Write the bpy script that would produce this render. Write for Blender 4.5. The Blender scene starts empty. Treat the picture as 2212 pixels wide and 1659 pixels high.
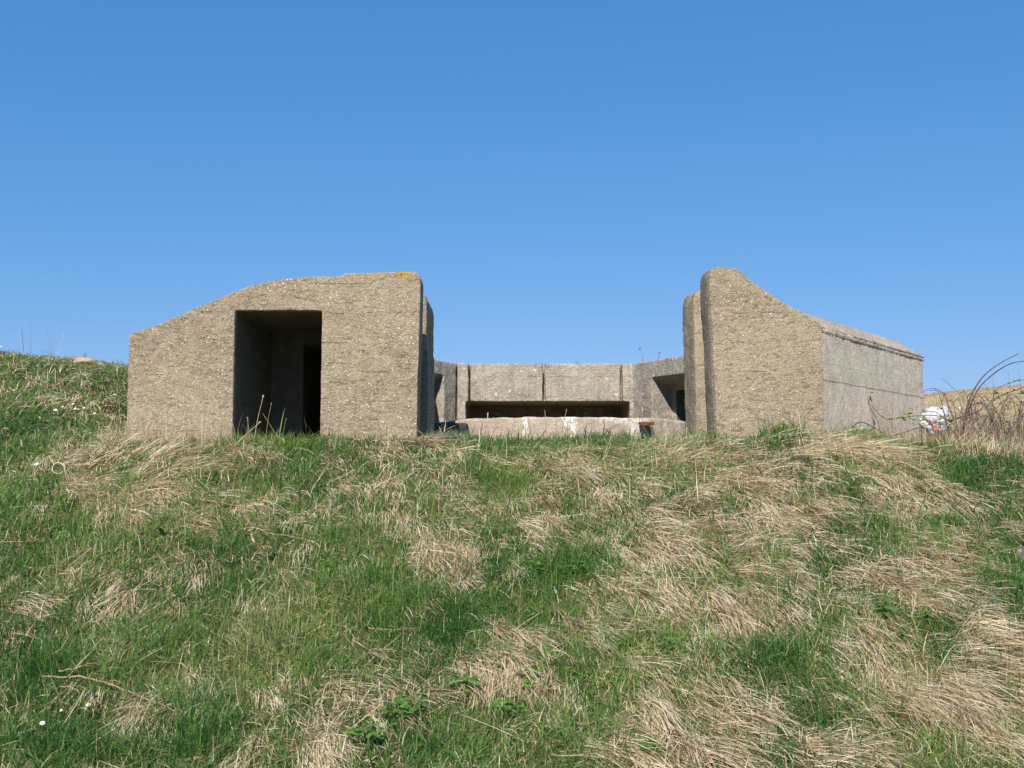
import bpy, bmesh, math, random
import numpy as np
from mathutils import Vector, noise as mnoise

R = math.radians
rng = np.random.default_rng(7)
random.seed(7)
scene = bpy.context.scene
COL = scene.collection

# ------------------------------------------------------------------ camera, sky, sun, exposure
FPX, CX, CY, PITCH, EYE = 2150.0, 1106.0, 829.5, R(4.4), 1.6      # photo measured on a 2212 x 1659 grid
cam_d = bpy.data.cameras.new('camera')
cam = bpy.data.objects.new('camera', cam_d); COL.objects.link(cam)
cam.location = (0, 0, EYE); cam.rotation_euler = (R(90) + PITCH, 0, 0)
cam_d.sensor_width = 36; cam_d.lens = 36 * FPX / 2212
cam_d.clip_start = 0.05; cam_d.clip_end = 3000
scene.camera = cam
SUN_EL, SUN_AZ = 40.0, 10.0                                        # sun behind the viewer, a little to the left
world = bpy.data.worlds.new('World'); scene.world = world; world.use_nodes = True
wn = world.node_tree.nodes; wl = world.node_tree.links
bg = wn['Background']
sky = wn.new('ShaderNodeTexSky'); sky.sky_type = 'NISHITA'; sky.sun_disc = False
sky.sun_elevation = R(SUN_EL); sky.sun_rotation = R(180 + SUN_AZ)
sky.altitude = 0; sky.air_density = 1.0; sky.dust_density = 0.3; sky.ozone_density = 3.0
SKY = 0.13                                                        # clear spring air: deeper blue than the model's own horizon
sp_ = wn.new('ShaderNodeSeparateColor'); cb_ = wn.new('ShaderNodeCombineColor'); wl.new(sky.outputs[0], sp_.inputs[0])
for i, (gain, gam) in enumerate(((0.358, 0.97), (0.447, 0.56), (0.692, 0.43))):
    a_ = wn.new('ShaderNodeMath'); a_.operation = 'MULTIPLY'; a_.inputs[1].default_value = SKY; wl.new(sp_.outputs[i], a_.inputs[0])
    b_ = wn.new('ShaderNodeMath'); b_.operation = 'POWER'; b_.inputs[1].default_value = gam; wl.new(a_.outputs[0], b_.inputs[0])
    c_ = wn.new('ShaderNodeMath'); c_.operation = 'MULTIPLY'; c_.inputs[1].default_value = gain / SKY; wl.new(b_.outputs[0], c_.inputs[0])
    wl.new(c_.outputs[0], cb_.inputs[i])
wl.new(cb_.outputs[0], bg.inputs[0]); bg.inputs[1].default_value = SKY
sun_d = bpy.data.lights.new('sun', 'SUN'); sun_d.energy = 5.0; sun_d.angle = R(0.5); sun_d.color = (1.0, 0.94, 0.85)
sun = bpy.data.objects.new('sun', sun_d); COL.objects.link(sun)
sun.rotation_euler = (R(90 - SUN_EL), 0, R(-SUN_AZ)); sun.location = (-3, -10, 20)
scene.view_settings.view_transform = 'Standard'; scene.view_settings.look = 'None'
scene.view_settings.exposure = 0.3; scene.view_settings.gamma = 1.0

# ------------------------------------------------------------------ picture <-> place
CP, SP = math.cos(PITCH), math.sin(PITCH)
def at(px, py, Y):
    dx, dy = (px - CX) / FPX, (CY - py) / FPX
    k = Y / (CP - SP * dy)
    return Vector((dx * k, Y, EYE + (SP + CP * dy) * k))
def project(x, y, z):
    d = CP * y + SP * (z - EYE)
    d = np.where(d > 0.05, d, 0.05)
    return CX + FPX * x / d, CY - FPX * (-SP * y + CP * (z - EYE)) / d

# ------------------------------------------------------------------ scene bookkeeping
def tag(o, label=None, cat=None, group=None, kind=None):
    if label: o['label'] = label
    if cat: o['category'] = cat
    if group: o['group'] = group
    if kind: o['kind'] = kind
    return o
def empty(name, loc, label=None, cat=None, group=None):
    o = bpy.data.objects.new(name, None); COL.objects.link(o); o.location = loc
    o.empty_display_size = 0.1
    return tag(o, label, cat, group)
def link_mesh(name, me, mat, parent=None, smooth=True):
    o = bpy.data.objects.new(name, me); COL.objects.link(o)
    if mat: me.materials.append(mat)
    if smooth and len(me.polygons): me.polygons.foreach_set('use_smooth', [True] * len(me.polygons))
    if parent:
        o.parent = parent
        o.matrix_parent_inverse.identity()
    return o
def mesh_from(verts, faces):
    me = bpy.data.meshes.new('m'); me.from_pydata([tuple(v) for v in verts], [], faces); me.update(); return me

class MB:
    """collects tubes, leaves and boxes into one mesh"""
    def __init__(s): s.v = []; s.f = []
    def tube(s, pts, radii, n=5):
        pts = [Vector(p) for p in pts]; b = len(s.v); m = len(pts)
        for i, p in enumerate(pts):
            t = (pts[min(i + 1, m - 1)] - pts[max(i - 1, 0)]).normalized()
            a = t.cross(Vector((0.31, 0.17, 0.93)));
            if a.length < 1e-3: a = t.cross(Vector((1, 0, 0)))
            a.normalize(); c = t.cross(a)
            r = radii[i] if hasattr(radii, '__len__') else radii
            for k in range(n):
                g = 2 * math.pi * k / n
                s.v.append(p + a * (r * math.cos(g)) + c * (r * math.sin(g)))
        for i in range(m - 1):
            for k in range(n):
                k2 = (k + 1) % n
                s.f.append((b + i * n + k, b + i * n + k2, b + (i + 1) * n + k2, b + (i + 1) * n + k))
        s.f.append(tuple(b + k for k in range(n))[::-1]); s.f.append(tuple(b + (m - 1) * n + k for k in range(n)))
        return s
    def leaf(s, base, d, up, L, W, fold=0.25, droop=0.3, teeth=0.0):
        base, d = Vector(base), Vector(d).normalized(); up = Vector(up)
        side = d.cross(up).normalized(); up = side.cross(d).normalized(); b = len(s.v)
        prof = [(0, .06), (.15, .62), (.35, 1.0), (.6, .82), (.82, .42), (1.0, .02)]
        for i, (t, w) in enumerate(prof):
            c = base + d * (L * t) - up * (droop * L * t * t)
            ww = W * w * (1 + (teeth if i % 2 else -teeth))
            s.v += [c - side * ww + up * (fold * ww), c, c + side * ww + up * (fold * ww)]
        for i in range(len(prof) - 1):
            o = b + 3 * i
            s.f += [(o, o + 1, o + 4, o + 3), (o + 1, o + 2, o + 5, o + 4)]
        return s
    def box(s, lo, hi):
        b = len(s.v); (x0, y0, z0), (x1, y1, z1) = lo, hi
        s.v += [Vector(p) for p in ((x0,y0,z0),(x1,y0,z0),(x1,y1,z0),(x0,y1,z0),(x0,y0,z1),(x1,y0,z1),(x1,y1,z1),(x0,y1,z1))]
        s.f += [tuple(b + i for i in q) for q in ((0,3,2,1),(4,5,6,7),(0,1,5,4),(1,2,6,5),(2,3,7,6),(3,0,4,7))]
        return s
    def build(s, name, mat, parent=None, smooth=True):
        return link_mesh(name, mesh_from(s.v, s.f), mat, parent, smooth)

# ------------------------------------------------------------------ materials
class NT:
    def __init__(s, name):
        s.m = bpy.data.materials.new(name); s.m.use_nodes = True; s.t = s.m.node_tree
        s.t.nodes.clear()
        s.out = s.t.nodes.new('ShaderNodeOutputMaterial')
        s.geo = s.t.nodes.new('ShaderNodeNewGeometry')
        s.pos = s.geo.outputs['Position']
    def put(s, sock, v):
        if hasattr(v, 'is_output') or isinstance(v, bpy.types.NodeSocket): s.t.links.new(v, sock)
        elif v is not None: sock.default_value = v
    def node(s, typ, ins=None, **props):
        n = s.t.nodes.new(typ)
        for k, v in props.items(): setattr(n, k, v)
        for k, v in (ins or {}).items(): s.put(n.inputs[k], v)
        return n
    def math(s, op, a, b=0.0, c=None, clamp=False):
        n = s.node('ShaderNodeMath', {0: a, 1: b}, operation=op, use_clamp=clamp)
        if c is not None: s.put(n.inputs[2], c)
        return n.outputs[0]
    def scaled(s, v, loc=(0, 0, 0), rot=(0, 0, 0)):
        n = s.node('ShaderNodeMapping', {'Vector': s.pos, 'Scale': v, 'Location': loc, 'Rotation': rot}); return n.outputs[0]
    def noise(s, scale, detail=5.0, rough=0.55, vec=None, dist=0.0):
        return s.node('ShaderNodeTexNoise', {'Vector': vec or s.pos, 'Scale': scale, 'Detail': detail, 'Roughness': rough, 'Distortion': dist}).outputs[0]
    def step(s, v, lo, hi):
        return s.node('ShaderNodeMapRange', {'Value': v, 'From Min': lo, 'From Max': hi}, interpolation_type='SMOOTHSTEP').outputs[0]
    def mix(s, f, a, b, mode='MIX'):
        n = s.node('ShaderNodeMix', data_type='RGBA', blend_type=mode)
        s.put(n.inputs[0], f); s.put(n.inputs[6], a); s.put(n.inputs[7], b); return n.outputs[2]
    def bump(s, h, strength, dist, nrm=None):
        n = s.node('ShaderNodeBump', {'Height': h, 'Strength': strength, 'Distance': dist})
        if nrm is not None: s.put(n.inputs['Normal'], nrm)
        return n.outputs[0]
    def sep(s):
        return s.node('ShaderNodeSeparateXYZ', {0: s.pos}).outputs
    def done(s, col, rough=0.9, nrm=None, spec=0.25, metal=0.0):
        b = s.node('ShaderNodeBsdfPrincipled', {'Base Color': col, 'Roughness': rough, 'Specular IOR Level': spec, 'Metallic': metal})
        if nrm is not None: s.put(b.inputs['Normal'], nrm)
        s.t.links.new(b.outputs[0], s.out.inputs[0]); return s.m

def c4(*c): return (*c, 1.0)

def concrete(name, A, B, speck=0.8, grime=0.3, gouge=0.6, lichen=(), board=0.5, streaks=(), vert=0.0, lines=(), spots=0.0):
    t = NT(name)
    big = t.noise(0.9, 5, 0.6)
    col = t.mix(t.step(big, 0.35, 0.65), c4(*A), c4(*B))
    col = t.mix(t.math('MULTIPLY', t.step(t.noise(2.6, 6, 0.7, dist=0.6), 0.45, 0.68), 0.22), col, c4(*[c * 0.7 for c in A]))
    med = t.noise(7.0, 7, 0.68)
    col = t.mix(t.step(med, 0.3, 0.72), col, t.mix(0.5, col, c4(*[min(1, c * 1.5) for c in B])))
    # weathering: grey-black algae blotches
    if grime > 0:
        gm = t.math('MULTIPLY', t.step(t.noise(2.3, 8, 0.72, dist=0.4), 0.48, 0.7), grime)
        gm = t.math('MULTIPLY', gm, t.step(t.noise(26, 5, 0.7), 0.3, 0.62))
        col = t.mix(gm, col, c4(0.075, 0.078, 0.075))
    if vert > 0:
        vs = t.step(t.noise(1.0, 6, 0.65, t.scaled((9, 9, 0.55))), 0.46, 0.66)
        col = t.mix(t.math('MULTIPLY', vs, vert), col, c4(0.11, 0.105, 0.09))
    # exposed pebbles
    v1 = t.node('ShaderNodeTexVoronoi', {'Vector': t.pos, 'Scale': 44.0, 'Randomness': 1.0})
    rnd = t.node('ShaderNodeSeparateColor', {0: v1.outputs['Color']}).outputs
    peb = t.math('MULTIPLY', t.step(rnd[0], 0.80, 0.84), t.math('SUBTRACT', 1.0, t.step(v1.outputs['Distance'], 0.25, 0.5)))
    peb = t.math('MULTIPLY', peb, speck)
    peb = t.math('MULTIPLY', peb, t.step(t.noise(2.2, 4, 0.6), 0.25, 0.6))
    col = t.mix(peb, col, t.mix(rnd[1], c4(0.46, 0.39, 0.29), c4(0.85, 0.79, 0.69)))
    drk = t.math('MULTIPLY', t.step(rnd[2], 0.86, 0.9), t.math('SUBTRACT', 1.0, t.step(v1.outputs['Distance'], 0.25, 0.45)))
    col = t.mix(t.math('MULTIPLY', drk, 0.5), col, c4(0.13, 0.105, 0.08))
    v2 = t.node('ShaderNodeTexVoronoi', {'Vector': t.pos, 'Scale': 120.0, 'Randomness': 1.0})
    r2 = t.node('ShaderNodeSeparateColor', {0: v2.outputs['Color']}).outputs
    col = t.mix(t.math('MULTIPLY', t.step(r2[0], 0.84, 0.86), 0.55 * speck), col, c4(0.62, 0.57, 0.48))
    col = t.mix(t.math('MULTIPLY', t.step(r2[1], 0.8, 0.84), 0.35), col, c4(0.14, 0.11, 0.08))
    if spots > 0:                                              # white lichen rosettes
        v3 = t.node('ShaderNodeTexVoronoi', {'Vector': t.pos, 'Scale': 5.5, 'Randomness': 1.0})
        r3 = t.node('ShaderNodeSeparateColor', {0: v3.outputs['Color']}).outputs
        dd = t.math('ADD', v3.outputs['Distance'], t.math('MULTIPLY', t.math('SUBTRACT', t.noise(30, 4, 0.7), 0.5), 0.25))
        k = t.math('MULTIPLY', t.step(r3[0], 0.55, 0.56), t.math('SUBTRACT', 1.0, t.step(dd, 0.10, 0.17)))
        col = t.mix(t.math('MULTIPLY', k, spots), col, c4(0.62, 0.60, 0.55))
    X, Y, Z = t.sep()
    # shuttering lines, broken by noise
    bn = t.noise(3.0, 3, 0.5)
    zz = t.math('FRACT', t.math('MULTIPLY_ADD', Z, 3.1, t.math('MULTIPLY', bn, 0.16)))
    line = t.math('MULTIPLY', t.math('SUBTRACT', 1.0, t.step(zz, 0.0, 0.05)), t.step(t.noise(1.7, 2, 0.5, t.scaled((1, 1, 2.4), (5, 3, 1))), 0.52, 0.6))
    line = t.math('MULTIPLY', line, board)
    for (lz, w, amt) in lines:                                 # long board joints
        dz = t.math('ABSOLUTE', t.math('ADD', t.math('SUBTRACT', Z, lz), t.math('MULTIPLY', t.math('SUBTRACT', bn, 0.5), 0.03)))
        k = t.math('MULTIPLY', t.math('SUBTRACT', 1.0, t.step(dz, w * 0.5, w)), amt)
        line = t.math('MAXIMUM', line, k)
    col = t.mix(t.math('MULTIPLY', line, 0.45), col, c4(0.10, 0.09, 0.075))
    for (lx, lz, rx, rz, colr, amt) in lichen:
        dx = t.math('DIVIDE', t.math('SUBTRACT', X, lx), rx); dz = t.math('DIVIDE', t.math('SUBTRACT', Z, lz), rz)
        r = t.math('SQRT', t.math('ADD', t.math('MULTIPLY', dx, dx), t.math('MULTIPLY', dz, dz)))
        r = t.math('ADD', r, t.math('MULTIPLY', t.math('SUBTRACT', t.noise(22, 5, 0.7), 0.5), 1.9))
        col = t.mix(t.math('MULTIPLY', t.math('SUBTRACT', 1.0, t.step(r, 0.75, 1.0)), amt), col, c4(*colr))
    for (sx, w, z0, z1, amt) in streaks:                       # lime runs
        wob = t.math('MULTIPLY', t.math('SUBTRACT', t.noise(6, 4, 0.6, t.scaled((1, 1, 1.2))), 0.5), 0.22)
        dx = t.math('ABSOLUTE', t.math('ADD', t.math('SUBTRACT', X, sx), wob))
        k = t.math('MULTIPLY', t.math('SUBTRACT', 1.0, t.step(dx, w * 0.6, w)), t.step(t.noise(18, 6, 0.75), 0.42, 0.55))
        k = t.math('MULTIPLY', k, t.math('MULTIPLY', t.step(Z, z0 - .05, z0), t.math('SUBTRACT', 1.0, t.step(Z, z1, z1 + .04))))
        col = t.mix(t.math('MULTIPLY', k, amt), col, c4(0.80, 0.78, 0.74))
    # relief: coarse render, dragged trowel marks, pits
    g1 = t.noise(1.0, 4, 0.6, t.scaled((15, 15, 34), rot=(0, R(24), 0)), 0.9)
    g2 = t.noise(1.0, 4, 0.6, t.scaled((15, 15, 36), (3, 1, 7), (0, R(-38), 0)), 0.9)
    gg = t.math('MAXIMUM', t.step(g1, 0.60, 0.70), t.step(g2, 0.60, 0.70))
    h = t.math('MULTIPLY_ADD', gg, -0.6 * gouge, t.math('MULTIPLY', t.noise(48, 6, 0.7), 1.1))
    h = t.math('MULTIPLY_ADD', peb, 0.35, h)
    h = t.math('MULTIPLY_ADD', line, -1.6, h)
    h = t.math('MULTIPLY_ADD', t.step(t.noise(12, 3, 0.6), 0.58, 0.7), 0.25, h)
    g3 = t.noise(1.0, 3, 0.55, t.scaled((4.5, 4.5, 17), (1, 2, 3), (0, R(31), 0)), 1.2)
    g4 = t.noise(1.0, 3, 0.55, t.scaled((4.5, 4.5, 19), (7, 5, 2), (0, R(-12), 0)), 1.2)
    cut = t.math('MAXIMUM', t.step(g3, 0.655, 0.69), t.step(g4, 0.66, 0.69))
    nrm = t.bump(t.math('MULTIPLY', cut, -gouge), 0.9, 0.03)
    return t.done(col, 0.95, t.bump(h, 0.9, 0.015, nrm), 0.15)

YEL = (0.55, 0.30, 0.02)
def plain(name, col, rough=0.7, var=0.25, scale=20, spec=0.3, bump=0.2, translucent=0.0, col2=None):
    t = NT(name)
    n = t.noise(scale, 5, 0.6)
    c = t.mix(t.step(n, 0.3, 0.7), c4(*[x * (1 - var) for x in col]), c4(*(col2 or [min(1, x * (1 + var)) for x in col])))
    if translucent:
        d = t.node('ShaderNodeBsdfPrincipled', {'Base Color': c, 'Roughness': rough, 'Specular IOR Level': spec})
        tr = t.node('ShaderNodeBsdfTranslucent', {'Color': c})
        mx = t.node('ShaderNodeMixShader', {0: translucent, 1: d.outputs[0], 2: tr.outputs[0]})
        t.t.links.new(mx.outputs[0], t.out.inputs[0]); return t.m
    return t.done(c, rough, t.bump(n, bump, 0.01), spec)

def blade_mat(name, stops, translucent=0.3, rough=0.6, spec=0.25):
    t = NT(name)
    a = t.node('ShaderNodeAttribute', attribute_name='tint', attribute_type='GEOMETRY').outputs['Fac']
    rp = t.node('ShaderNodeValToRGB', {0: a}); cr = rp.color_ramp
    while len(cr.elements) < len(stops): cr.elements.new(0.5)
    for e, (p, c) in zip(cr.elements, stops): e.position = p; e.color = c4(*c)
    d = t.node('ShaderNodeBsdfPrincipled', {'Base Color': rp.outputs[0], 'Roughness': rough, 'Specular IOR Level': spec})
    tr = t.node('ShaderNodeBsdfTranslucent', {'Color': rp.outputs[0]})
    mx = t.node('ShaderNodeMixShader', {0: translucent, 1: d.outputs[0], 2: tr.outputs[0]})
    t.t.links.new(mx.outputs[0], t.out.inputs[0]); return t.m

M = {}
M['render'] = concrete('coarse_render_concrete', (0.255, 0.198, 0.130), (0.325, 0.257, 0.172), 0.9, 0.12, 1.0,
    lichen=((-1.19, 3.63, 0.085, 0.03, YEL, 0.95), (-1.5, 3.6, 0.2, 0.012, YEL, 0.35), (2.36, 3.58, 0.05, 0.03, (0.36, 0.25, 0.08), 0.5), (2.22, 3.5, 0.02, 0.2, (0.30, 0.25, 0.11), 0.3)), board=0.3)
M['pillar'] = concrete('ribbed_pillar_concrete', (0.25, 0.205, 0.14), (0.33, 0.265, 0.175), 0.7, 0.3, 0.3, board=0.0, vert=0.6)
M['grey'] = concrete('grey_board_concrete', (0.525, 0.45, 0.35), (0.61, 0.525, 0.415), 0.4, 0.3, 0.35, board=0.1, vert=0.1, lines=((2.47, 0.011, 0.7), (2.66, 0.005, 0.15)))
M['inside'] = concrete('shade_dark_inner_concrete', (0.125, 0.122, 0.10), (0.175, 0.165, 0.135), 0.1, 0.4, 0.2, board=0.5, vert=0.2)  # grey inner concrete, base colour darkened to carry recess shade
M['coping'] = concrete('broken_coping_concrete', (0.30, 0.25, 0.19), (0.40, 0.33, 0.255), 0.6, 0.7, 0.2, board=0.0)
M['parapet'] = concrete('mottled_parapet_concrete', (0.28, 0.245, 0.198), (0.375, 0.325, 0.255), 1.0, 0.8, 0.15, spots=0.8,
    lichen=((1.4, 3.02, 0.07, 0.03, YEL, 0.35), (1.62, 3.04, 0.05, 0.02, YEL, 0.5)), board=0.2, vert=0.3)
M['pit'] = concrete('pale_pit_wall_concrete', (0.38, 0.31, 0.235), (0.45, 0.37, 0.285), 0.35, 0.1, 0.2, board=0.0,
    streaks=((0.17, 0.05, 1.5, 2.2, 0.95), (0.78, 0.055, 1.5, 2.2, 0.95), (0.70, 0.05, 2.06, 2.2, 0.9), (1.62, 0.10, 1.5, 2.1, 0.95), (1.3, 0.35, 2.10, 2.14, 0.45), (1.58, 0.22, 2.08, 2.12, 0.5), (2.0, 0.05, 1.5, 2.2, 0.5), (2.2, 0.08, 1.5, 2.1, 0.5)))
M['darkledge'] = plain('dark_grey_ledge', (0.035, 0.038, 0.043), 0.7, 0.4, 12)  # dark blue-grey base tone for the ledge
M['rust'] = plain('rusted_iron', (0.14, 0.055, 0.03), 0.85, 0.45, 40, 0.2, 0.5)
M['darkiron'] = plain('dark_iron', (0.06, 0.045, 0.035), 0.8, 0.4, 40, 0.2, 0.5)
M['bag'] = plain('white_polythene', (0.56, 0.575, 0.60), 0.4, 0.14, 9, 0.5, 0.1, 0.15)
M['print'] = plain('faded_red_print', (0.50, 0.23, 0.16), 0.5, 0.3, 60, 0.4)
M['stone'] = plain('pale_stone', (0.42, 0.32, 0.22), 0.95, 0.3, 18, 0.1, 0.6)
M['mottled'] = plain('mottled_grey_stone', (0.2, 0.18, 0.165), 0.95, 0.5, 60, 0.1, 0.6)
M['petal'] = plain('white_petal', (0.82, 0.80, 0.80), 0.6, 0.04, 40, 0.3, 0.0, 0.2)
M['eye'] = plain('yellow_floret', (0.65, 0.42, 0.04), 0.8, 0.2, 300)
M['stem_green'] = plain('green_stem', (0.07, 0.13, 0.03), 0.6, 0.3, 30)
M['leaf'] = plain('bright_green_leaf', (0.105, 0.23, 0.035), 0.5, 0.35, 25, 0.35, 0.0, 0.3)
M['dockleaf'] = plain('dark_green_leaf', (0.055, 0.15, 0.03), 0.45, 0.35, 25, 0.35, 0.0, 0.25)
M['blueleaf'] = plain('blue_green_leaf', (0.04, 0.15, 0.08), 0.5, 0.3, 25, 0.35, 0.0, 0.2)
M['youngleaf'] = plain('yellow_green_young_leaf', (0.22, 0.27, 0.035), 0.5, 0.3, 60, 0.3, 0.0, 0.35)
M['cane'] = plain('purple_brown_cane', (0.10, 0.066, 0.052), 0.6, 0.45, 25, 0.3, 0.2)
M['palecane'] = plain('pale_dead_cane', (0.36, 0.28, 0.2), 0.8, 0.3, 25, 0.2, 0.2)
M['drystalk'] = plain('dry_brown_stalk', (0.34, 0.235, 0.15), 0.85, 0.35, 30, 0.15, 0.3)
M['palestalk'] = plain('bleached_dry_stalk', (0.60, 0.50, 0.36), 0.85, 0.2, 30, 0.15, 0.3)
M['greystalk'] = plain('grey_dry_stalk', (0.19, 0.17, 0.14), 0.85, 0.3, 30, 0.15, 0.3)
M['deadleaf'] = plain('pale_dead_leaf', (0.62, 0.44, 0.28), 0.8, 0.25, 40, 0.2, 0.0, 0.2)
M['scrap'] = plain('white_scrap', (0.78, 0.78, 0.76), 0.6, 0.05, 30)

# ------------------------------------------------------------------ terrain
def vnoise(x, y, seed=0):
    ix = np.floor(x).astype(np.int64); iy = np.floor(y).astype(np.int64)
    fx = x - ix; fy = y - iy
    fx = fx * fx * (3 - 2 * fx); fy = fy * fy * (3 - 2 * fy)
    def hsh(a, b):
        h = (a * 374761393 + b * 668265263 + seed * 974711 + 12345) & 0xffffffff
        h = ((h ^ (h >> 13)) * 1274126177) & 0xffffffff
        h = ((h ^ (h >> 16)) * 2246822519) & 0xffffffff
        return ((h ^ (h >> 15)) & 0xffffff) / float(0xffffff)
    return (hsh(ix, iy) * (1 - fx) + hsh(ix + 1, iy) * fx) * (1 - fy) + (hsh(ix, iy + 1) * (1 - fx) + hsh(ix + 1, iy + 1) * fx) * fy
def fbm(x, y, seed=0, o=3):
    s = 0; a = 0.5; tot = 0
    for i in range(o):
        s = s + a * vnoise(x * 2 ** i, y * 2 ** i, seed + 17 * i); tot += a; a *= 0.5
    return s / tot
def sst(v): v = np.clip(v, 0, 1); return v * v * (3 - 2 * v)

def base_h(x, y):
    lo = -0.16 * np.clip(y, 0, 6); hi = 1.79 + 0.5 * (y - 10.3); k = 0.09
    g = k * np.logaddexp(lo / k, np.clip(hi, -8, 12) / k)
    top = 1.765 - 0.14 * sst((x - 3.6) / 1.4) - 0.02 * sst((-x - 2) / 2)
    g = -0.07 * np.logaddexp(-np.clip(g, -8, 12) / 0.07, -top / 0.07)
    bank = (1.12 + 0.11 * np.clip(-x - 5.4, -1, 6)) * sst((-x - 3.7) / 1.5) * sst((y - 9.7) / 4.3)
    bank = bank - 0.05 * np.clip(y - 14, 0, 30) * sst((-x - 3.7) / 1.5)
    g = g + bank
    pit = sst((y - 11.0) / 0.5) * sst((15.5 - y) / 0.5) * sst((x + 1.2) / 0.3) * sst((2.5 - x) / 0.3)
    g = g - 0.45 * pit
    hill = np.clip(6.4 + 0.105 * (x - 41), 1.5, 14) * sst((y - 18) / 85) + 1.2 * (fbm(x / 40, y / 40, 5) - 0.5) * sst((y - 25) / 30)
    return g + hill

# locks of fallen straw, measured on the photograph: cx, cy, rx, ry, strength, heading in degrees (None = free)
STRAW = [
 (1540,1110,620,160,.62,None),(1920,1300,320,250,.55,None),(1450,1480,450,170,.42,None),(330,1040,260,90,.45,None),(650,1560,600,110,.22,None),(950,1070,260,130,.42,None),(300,1280,320,140,.27,None),(250,1440,260,90,.2,None),
 (1500,1000,330,42,.7,-50),(1780,985,170,40,1.0,10),(1420,985,90,45,.9,40),(1200,1000,140,30,.7,-40),(1350,1065,200,40,.8,-60),(1130,990,90,25,.6,None),
 (1600,1110,300,40,1.0,-35),(1960,1080,110,90,1.0,-62),(1900,1010,130,45,.9,-70),(1470,1175,250,42,.95,-48),(1620,1190,110,60,.9,-55),
 (960,1195,80,48,1.15,-68),(1010,1240,50,40,.8,-75),(1760,1235,180,50,.75,-55),(1960,1250,140,70,1.2,-52),(2060,1200,70,80,.7,-70),
 (1560,1330,80,70,1.1,-72),(1720,1290,140,60,.8,-50),(1380,1275,130,45,.9,-40),(1400,1340,90,40,.6,-40),(1290,1220,90,40,.7,-20),
 (1880,1400,55,85,1.0,-82),(1830,1400,70,70,.6,-60),(1930,1500,130,55,1.05,-58),(2150,1400,110,75,1.1,-15),(2090,1500,120,75,1.1,-62),
 (1400,1585,110,90,1.25,-62),(1620,1540,130,55,.9,-40),(1780,1615,190,40,.95,-25),(1560,1600,90,50,.6,-40),(2150,1590,80,40,.6,-45),
 (1060,1450,110,45,1.0,-52),(1180,1490,60,45,1.0,-110),(1100,1375,90,35,.7,-45),(790,1520,100,55,.9,-55),(720,1600,90,75,1.1,-85),(560,1600,70,50,.9,-75),(640,1530,80,40,.6,-70),(860,1590,60,40,.5,None),
 (310,1505,130,35,.8,-95),(200,1560,90,35,.4,None),(300,1000,110,42,.8,60),(420,990,110,30,.6,None),(230,1060,140,30,.7,-30),(330,1090,90,40,.65,None),(430,1120,140,30,.55,-40),
 (950,960,70,28,.75,None),(835,975,45,30,.75,-100),(880,1010,80,30,.5,None),(1000,1080,120,40,.45,None),(1120,1120,100,35,.6,-60),(820,1110,110,35,.35,None),
 (270,1280,40,45,.8,-80),(35,1290,55,45,.7,-30),(180,1225,60,25,.7,-90),(560,1080,80,25,.5,None),(660,1180,60,30,.4,-60),(480,1230,60,30,.4,None),
 (250,870,25,30,.7,-70),(150,850,110,35,.2,None),(40,820,80,40,.2,None),(1990,990,110,26,.6,40),(2120,970,90,30,1.2,60),(2060,945,70,25,.9,80),(1700,1040,200,40,.6,-60),
 (440,1440,70,25,.4,-40),(600,1480,60,25,.5,-45),(480,1330,60,25,.35,None),(900,1130,60,25,.4,None)]
GREEN = [(930,1330,110,75,1.2),(820,1290,120,50,.7),(400,1555,75,65,1.6),(150,1625,130,30,1.3),(1660,1440,170,45,.9),(1250,1245,110,45,.9),(1040,1035,50,25,1.2),(2140,1030,70,45,.9),
 (620,940,140,20,.9),(1290,1430,110,45,.8),(1850,1540,100,40,.8),(250,960,90,20,.4),(60,960,80,50,.6),(300,1380,130,40,.7),(100,1470,100,60,.7),(560,1400,140,40,.6),(1690,950,60,14,1.0),(1560,960,50,14,.7),(1850,950,60,12,1.0),(2180,1250,40,90,.8),(1300,955,70,14,.6),
 (2050,1380,60,40,.7),(1780,1480,60,40,.6),(1300,1620,120,40,.5),(950,1620,80,40,.5),(1000,940,60,12,.6)]
def straw_field(px, py):
    D = np.zeros_like(px); A = np.full_like(px, -62.0); W = np.full_like(px, 0.15)
    for cx, cy, rx, ry, s, az in STRAW:
        q = ((px - cx) / rx) ** 2 + ((py - cy) / ry) ** 2
        e = s * np.exp(-q ** 1.3 * 0.8); D = np.maximum(D, e)
        if az is not None: A = A + np.where(1, e * 3 * (az + 62.0), 0) ; W = W + 0
    return D
def straw_head(px, py):
    num = np.full_like(px, -66.0 * 0.12); den = np.full_like(px, 0.12)
    for cx, cy, rx, ry, s, az in STRAW:
        if az is None: continue
        e = s * np.exp(-((px - cx) / rx) ** 2 - ((py - cy) / ry) ** 2); num += e * az; den += e
    return num / den
def green_field(px, py):
    D = np.zeros_like(px)
    for cx, cy, rx, ry, s in GREEN:
        D = np.maximum(D, s * np.exp(-(((px - cx) / rx) ** 2 + ((py - cy) / ry) ** 2) ** 1.3 * 0.8))
    return D
def near_mask(x, y):
    return sst((y - 2.0) / 1.5) * sst((17 - y) / 2) * sst((10 - np.abs(x)) / 2)
def height(x, y):
    x = np.asarray(x, float); y = np.asarray(y, float)
    z = base_h(x, y); px, py = project(x, y, z + 0.05)
    m = near_mask(x, y)
    far = sst((13.0 - y) / 3.0) * 0.5 + 0.5
    b = 0.13 * (fbm(x / 0.75, y / 0.75, 3, 2) - 0.5) + 0.07 * (fbm(x / 0.24, y / 0.24, 9, 2) - 0.5)
    return z + m * (b * far + 0.035 * np.minimum(straw_field(px, py), 1.1) + 0.035 * green_field(px, py))
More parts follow.
